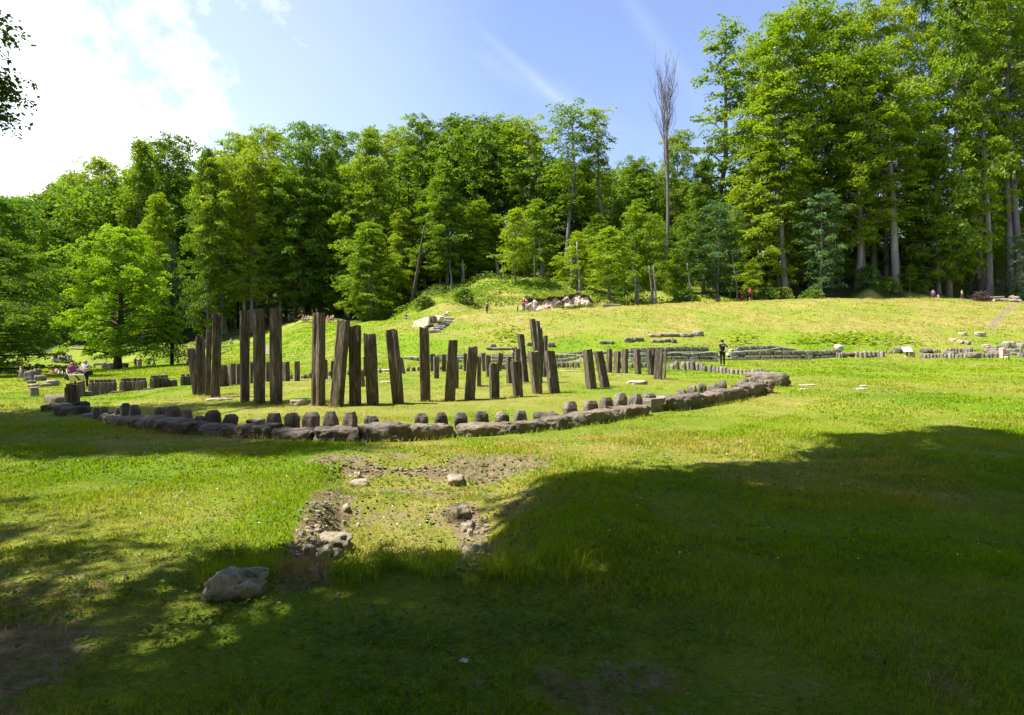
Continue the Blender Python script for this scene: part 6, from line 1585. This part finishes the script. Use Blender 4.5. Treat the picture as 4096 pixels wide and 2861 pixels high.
    # trousers, shorts or skirt
    if skirt:
        V, Fc = lathe([(.55 + base, .24, 0), (.75 + base, .21, 0), (.98 + base, .15, 0), (1.02 + base, .13, 0)], 14, (1, .8)); link("skirt", np_mesh("skirt", V, Fc, cmat(bot), smooth=True), r_)
    else:
        e_ = .95 if not shorts else .15
        lo_l = kl.lerp(al, e_); lo_r = kr.lerp(ar, e_)
        vs = [B((0, 0, .97)), hpl, kl, lo_l, hpr, kr, lo_r]; es = [(0, 1), (1, 2), (2, 3), (0, 4), (4, 5), (5, 6)]
        skin_obj("trousers", vs, es, [(.14 * f, .11 * f), .098 * f, .070, .052 if not shorts else .07, .098 * f, .070, .052 if not shorts else .07], cmat(bot), r_, 2 if fine else 1)
    for a_, t_ in ((al, tl), (ar, tr_)):
        skin_obj("shoe", [a_ + Vector((0, .05, -.035)), a_ + Vector((0, -.05, -.035)), t_], [(0, 1), (1, 2)], [.042, .045, .034], cmat(shoe), r_, 1)
    # hair
    hv = [hd + Vector((0, .025, .075)), hd + Vector((0, .055, .02)), hd + Vector((0, .055, -.05))]; hr_ = [(.086, .09), (.09, .08), (.06, .05)]
    if long_hair: hv += [hd + Vector((.0, .07, -.16)), hd + Vector((0, .08, -.28))]; hr_[-1] = (.09, .06); hr_ += [(.09, .05), (.05, .03)]
    skin_obj("hair", hv, [(i, i + 1) for i in range(len(hv) - 1)], hr_, cmat(hair), r_, 1)
    if hat:
        V, Fc = lathe([(hd.z + .03, .105, hd.y), (hd.z + .045, .112, hd.y), (hd.z + .10, .095, hd.y), (hd.z + .135, .05, hd.y)], 12); V2, F2 = bbox(.13, .11, .012, (0, hd.y - .13, hd.z + .045))
        a_ = Acc(); a_.add(V, Fc); a_.add(V2, F2); link("cap", a_.mesh("cap", cmat(hat), True), r_)
    if fine:
        for sx in (-1, 1):
            V, Fc = lathe([(-.009, .002, 0), (-.004, .008, 0), (.004, .008, 0), (.009, .002, 0)], 8); V += np.array([sx * .032 , hd.y - .083, hd.z + .012]); link("eye", np_mesh("eye", V, Fc, cmat((.02, .015, .012)), smooth=True), r_)
            V, Fc = lathe([(-.028, .006, 0), (0, .013, 0), (.028, .008, 0)], 8); V += np.array([sx * .082, hd.y + .005, hd.z]); link("ear", np_mesh("ear", V, Fc, cmat(SKIN, .6), smooth=True), r_)
        V, Fc = bbox(.044, .008, .011, (0, hd.y - .088, hd.z - .048)); link("mouth", np_mesh("mouth", V, Fc, cmat((.36, .12, .10))), r_)
    return tag(r_, lab, "person", grp)
def ppl(x, yfeet, ptop, yaw, d=None, **kw):
    """yaw 0 faces the camera"""
    p = gp(x, yfeet) if d is None else gd(x, d)
    h = zat(ptop, p.y) - p.z
    return p, h
pi = math.pi
# the two women at the board
p = gd(293, WD); h = zat(1446, WD) - p.z
w1 = person(p, h, .1, 'point', 'stand', (.42, .05, .48), (.03, .03, .04), (.45, .20, .07), "woman in a purple T-shirt with short reddish hair pointing at the brown-striped board", fine=True, sleeves=.35, bend=.28, fat=1.12)
p = gd(341, WD + .3); h = zat(1438, WD + .3) - p.z
w2 = person(p, h, -.1, 'chest', 'stand', (.50, .48, .58), (.018, .016, .022), (.22, .12, .06), "woman in a light grey loose top and black leggings with long brown hair", long_hair=True, fine=True, sleeves=.6, shoe=(.7, .62, .5), fat=1.08)
def bag(p, sx, sy, sz, col, lab, name, tilt=0, cat="bag"):
    r_ = empty(name, p, 0); r_.rotation_euler = (0, tilt, 0)
    V, Fc = rock_vf(sx, sy, sz, 3, .04, 3.5, 8); link("pouch", np_mesh("pouch", V, Fc, cmat(col), smooth=True), r_)
    V, Fc = tube([(-sx * .3, 0, sz * .9), (-sx * .1, 0, sz * 1.5), (sx * .2, 0, sz * 1.6), (sx * .35, 0, sz * .9)], [.014] * 4, 5); link("strap", np_mesh("strap", V, Fc, cmat((.03, .03, .03)), smooth=True), r_)
    tag(r_, lab, cat)
bag(Vector(((267 - CX) / F * (WD + .15), WD + .15, zat(1520, WD))), .30, .22, .50, (.09, .08, .11), "dark grey backpack hanging at the side of the woman in purple", "backpack", .35, "backpack")
bag(Vector(((361 - CX) / F * (WD + .3), WD + .35, zat(1502, WD))), .20, .12, .22, (.02, .02, .025), "small black shoulder bag on the hip of the woman in grey", "shoulder_bag", -.2)
# the guard in black, seen from behind
d = 37.5; p = gd(2890, d); h = zat(1359, d) - p.z
mb = person(p, h, pi + .1, 'back', 'stand', (.016, .015, .018), (.010, .010, .012), (.05, .04, .035), "man in a black T-shirt with white letters and a black cap, seen from behind", fine=True, hat=(.02, .02, .02), sleeves=.45, fat=1.1)
text("ADR", .15, mb, (0, .158, 1.33), (math.radians(90), 0, pi), m_signw)
d = 43; p = gd(2883, d); h = 1.0
# visitor whose head shows over the pillars
d = 42.0; p = gd(2058, d); h = zat(1377, d) - p.z
person(p, h, .0, 'stand', 'stand', (.03, .03, .04), (.06, .06, .08), (.03, .025, .02), "man with dark short hair and sunglasses whose head shows over the inner pillars", sleeves=.5)
# people on the slope : x, y feet, y top, yaw, pose, legs, top, bottom, hair, label, kwargs
PP = [(1948, 1253, 1206, 2.4, 'phone', 'stand', (.05, .05, .10), (.015, .015, .02), (.12, .07, .04), "visitor in a dark vest photographing on the slope, left of the man in red", {}),
      (2070, 1248, 1215, 1.2, 'stand', 'stand', (.65, .62, .60), (.03, .03, .05), (.08, .05, .03), "child in a pale top just left of the man in the red shirt", {}),
      (2095, 1249, 1192, .2, 'chest', 'stand', (.55, .015, .02), (.05, .09, .20), (.10, .06, .04), "man in a red shirt, blue jeans and white cap on the slope", dict(hat=(.75, .74, .72))),
      (2137, 1247, 1193, -.9, 'chest', 'walk', (.62, .60, .58), (.58, .56, .55), (.12, .07, .05), "woman all in white walking beside the cut bank", dict(long_hair=True)),
      (2253, 1240, 1193, pi, 'hips', 'stand', (.015, .015, .017), (.015, .015, .017), (.05, .04, .03), "man all in black with hands on hips before the cut bank", {}),
      (2966, 1206, 1157, 2.6, 'point', 'stand', (.62, .55, .45), (.45, .02, .03), (.40, .28, .15), "fair-haired woman in a pale top and red cropped trousers, left of her family", dict(shorts=True, long_hair=True)),
      (2976, 1205, 1159, 3.4, 'stand', 'stand', (.60, .62, .66), (.28, .25, .30), (.20, .12, .08), "person in white and grey in the middle of the family group", {}),
      (2984, 1204, 1169, 3.0, 'chest', 'stand', (.58, .45, .52), (.50, .10, .16), (.62, .48, .42), "child in a pale pink shirt and red shorts in the family group", dict(shorts=True, hat=(.72, .66, .62))),
      (3001, 1204, 1151, 3.3, 'chest', 'stand', (.60, .03, .08), (.012, .012, .018), (.16, .09, .06), "man in a bright red T-shirt and black shorts, right of his family", dict(shorts=True, shoe=(.5, .4, .3), fat=1.1)),
      (3733, 1202, 1157, pi, 'stand', 'stand', (.42, .30, .55), (.07, .02, .20), (.05, .03, .02), "woman in a purple top and dark purple skirt on the right rim", dict(skirt=True)),
      (3753, 1203, 1176, 2.8, 'stand', 'stand', (.60, .42, .38), (.62, .40, .36), (.25, .15, .08), "small child in pink beside the woman in purple", dict(shorts=True)),
      (3848, 1203, 1159, .6, 'stand', 'walk', (.66, .60, .45), (.10, .08, .07), (.10, .05, .03), "girl in a cream top and shorts walking on the right rim", dict(shorts=True)),
      (542, 1475, 1430, 0, 'stand', 'stand', (.05, .025, .06), (.03, .02, .035), (.03, .02, .02), "person in dark clothes, leftmost of those in the maple's shade", {}),
      (556, 1476, 1434, 1.2, 'chest', 'stand', (.06, .03, .035), (.30, .12, .14), (.30, .24, .20), "person with pinkish trousers turned sideways in the maple's shade", {}),
      (562, 1475, 1430, 0, 'stand', 'stand', (.13, .08, .10), (.03, .03, .05), (.04, .02, .02), "person with a maroon jacket close behind the one in pinkish trousers", dict(long_hair=True, sleeves=1)),
      (595, 1473, 1429, 1.4, 'lap', 'walk', (.03, .03, .04), (.02, .02, .03), (.02, .015, .01), "person in black walking left of the spruce trunk, hands together", {}),
      (617, 1472, 1435, 1.5, 'swing', 'walk', (.035, .035, .02), (.02, .02, .02), (.02, .015, .01), "boy striding right towards the spruce trunk", {}),
      (712, 1460, 1423, -1.2, 'chest', 'walk', (.10, .11, .03), (.03, .03, .03), (.03, .02, .02), "slim person walking just right of the spruce trunk", {}),
      (750, 1468, 1425, pi, 'stand', 'stand', (.16, .20, .03), (.03, .02, .03), (.03, .02, .02), "man in a green T-shirt left of the outermost leaning pillar", {}),
      (760, 1468, 1441, 1.5, 'stand', 'stand', (.42, .14, .16), (.40, .14, .16), (.03, .02, .02), "child in pink beside the man in green", dict(shorts=True)),
      (83, 1528, 1464, -1.1, 'chest', 'walk', (.60, .42, .33), (.28, .29, .30), (.25, .16, .10), "woman in a beige top and grey skirt walking under the lime tree", dict(skirt=True, sleeves=.6)),
      (1156, 1283, 1257, 2.8, 'chest', 'stand', (.26, .27, .22), (.26, .28, .22), (.10, .07, .05), "person in grey-green standing alone on the shaded path", {}),
      (1332, 1288, 1258, -.5, 'stand', 'stand', (.42, .42, .42), (.10, .16, .14), (.08, .05, .04), "person standing with the seated group at the right of the shaded path", {}),
      (1580, 1283, 1264, .5, 'phone', 'stand', (.10, .10, .09), (.06, .06, .05), (.06, .04, .03), "person in dark clothes standing at the shaded foot of the green hump", {})]
for (x, yf, yt, yaw, pose, legs, top, bot, hair, lab, kw) in PP:
    p = gp(x, yf)
    if 2050 < x < 2380 and p.y > 69.8: p = gd(x, 69.8)
    h = zat(yt, p.y) - p.z
    person(p, h, yaw, pose, legs, top, bot, hair, lab, grp=None, **kw)
def bench(x, y, L, lab, yaw=0, d=None, hgt=.46):
    p = gp(x, y); r_ = empty("bench", p, yaw)
    V, Fc = bbox(L, .34, .07, (0, 0, hgt)); link("seat", np_mesh("seat", V, Fc, m_wood), r_)
    for sx in (-1, 1): V, Fc = bbox(.10, .30, hgt + .05, (sx * L * .4, 0, hgt / 2 - .05)); link("leg", np_mesh("leg", V, Fc, m_wood), r_)
    tag(r_, lab, "bench"); return p
def sitter(x, y, yaw, top, bot, hair, lab, dx=0, scale=1.0, **kw):
    p = gp(x, y) + Vector((0, .1, 0)); p.z += 0.0
    person(p, 1.65 * scale, yaw, 'lap', 'sit', top, bot, hair, lab, **kw)
bench(1218, 1290, 3.6, "bench with seated visitors left of the lone cleft pillar's top"); bench(1320, 1290, 3.0, "bench with seated visitors right of the lone cleft pillar's top"); bench(1178, 1281, 1.6, "small empty bench beside the person on the shaded path")
for a in ((1213, 1290, .2, (.30, .06, .07), (.06, .05, .06), (.05, .03, .03), "seated visitor in dull red on the left bench of the shaded path"), (1222, 1290, 0, (.20, .20, .24), (.08, .08, .10), (.04, .03, .03), "seated visitor in grey in the middle of the left bench"),
          (1232, 1290, -.2, (.28, .28, .30), (.12, .12, .14), (.06, .04, .03), "seated visitor in pale grey at the right end of the left bench"), (1311, 1290, .2, (.34, .30, .26), (.32, .2, .16), (.12, .08, .06), "seated visitor with bare legs on the right bench"),
          (1324, 1290, -.2, (.42, .20, .20), (.20, .22, .26), (.05, .03, .03), "seated visitor in pink on the right bench")):
    sitter(*a)
# picnickers under the lime tree, at a table
p = gp(52, 1498); r_ = empty("picnic_table", p)
V, Fc = bbox(3.4, .9, .07, (0, 0, .74)); link("table_top", np_mesh("table_top", V, Fc, m_post), r_)
for sx in (-1, 1): V, Fc = bbox(.12, .6, .8, (sx * 1.3, 0, .34)); link("leg", np_mesh("leg", V, Fc, m_post), r_)
tag(r_, "long picnic table in the shade under the lime tree at the left edge", "table")
dT = p.y
for x, dd, yaw, top, bot, hair, lab in ((24, -.9, -1.4, (.03, .025, .035), (.03, .025, .035), (.03, .02, .02), "person in black crouched at the left end of the picnic table"),
                                        (52, .9, .2, (.07, .10, .14), (.05, .05, .07), (.05, .03, .03), "person in dark blue seated behind the picnic table"), (60, .9, -.3, (.30, .30, .36), (.05, .05, .07), (.05, .03, .03), "person in pale grey seated behind the picnic table"),
                                        (75, .9, .1, (.50, .03, .02), (.05, .05, .07), (.04, .03, .02), "person in a red shirt seated behind the picnic table"), (147, .2, .6, (.10, .13, .22), (.3, .3, .34), (.04, .03, .02), "person in blue sitting half hidden by the hanging lime branches")):
    q = gd(x, dT + dd); person(q, 1.68, yaw, 'lap', 'sit', top, bot, hair, lab)
    V, Fc = bbox(.45, .38, .46, (0, .12, .23)); st_ = link("stool", np_mesh("stool", V, Fc, m_post)); st_.location = q; tag(st_, "wooden block seat under the " + lab.split(" ", 1)[1].replace("person ", ""), "seat")
# sitting on the grass
for x, y, yaw, top, bot, hair, lab in ((217, 1496, .9, (.60, .07, .04), (.4, .1, .08), (.10, .05, .03), "person in orange-red sitting on the far left lawn"), (225, 1496, -.5, (.45, .42, .42), (.4, .35, .35), (.12, .08, .05), "person in pale clothes sitting beside the one in orange-red"),
                                        (246, 1497, .5, (.62, .50, .42), (.6, .5, .42), (.25, .08, .05), "person lying low on the far left lawn behind the woman in purple"), (1790, 1264, -1.2, (.62, .58, .50), (.55, .50, .45), (.55, .45, .35), "person in white crouching at the top of the white retaining blocks"),
                                        (1623, 1277, .4, (.25, .24, .22), (.2, .2, .2), (.1, .08, .06), "person sitting low at the shaded foot of the green hump"), (925, 1374, .3, (.55, .55, .55), (.2, .25, .15), (.1, .08, .06), "person in white sitting in the shade left of the three tallest pillars")):
    p = gp(x, y); person(p, 1.65, yaw, 'lap', 'ground', top, bot, hair, lab)

# lettering becomes plain mesh
bpy.context.view_layer.update()
dg = bpy.context.evaluated_depsgraph_get()
for o_ in TEXTS:
    me = bpy.data.meshes.new_from_object(o_.evaluated_get(dg)); n_ = link("lettering", me, o_.parent); n_.location = o_.location; n_.rotation_euler = o_.rotation_euler
    bpy.data.objects.remove(o_)

# things alike in a row are told apart by their place in it
OR2 = ORD + ["twenty-first", "twenty-second", "twenty-third", "twenty-fourth"]
fam = {}
for o_ in SC.objects:
    if o_.parent is None and o_.get('group') and o_.get('label') and o_.location.y > 0: fam.setdefault((o_['group'], o_['label']), []).append(o_)
for (g_, l_), os_ in fam.items():
    if 1 < len(os_) <= len(OR2):
        for i, o_ in enumerate(sorted(os_, key=lambda q: q.location.x / q.location.y)): o_['label'] = "%s from left, %s" % (OR2[i], l_)
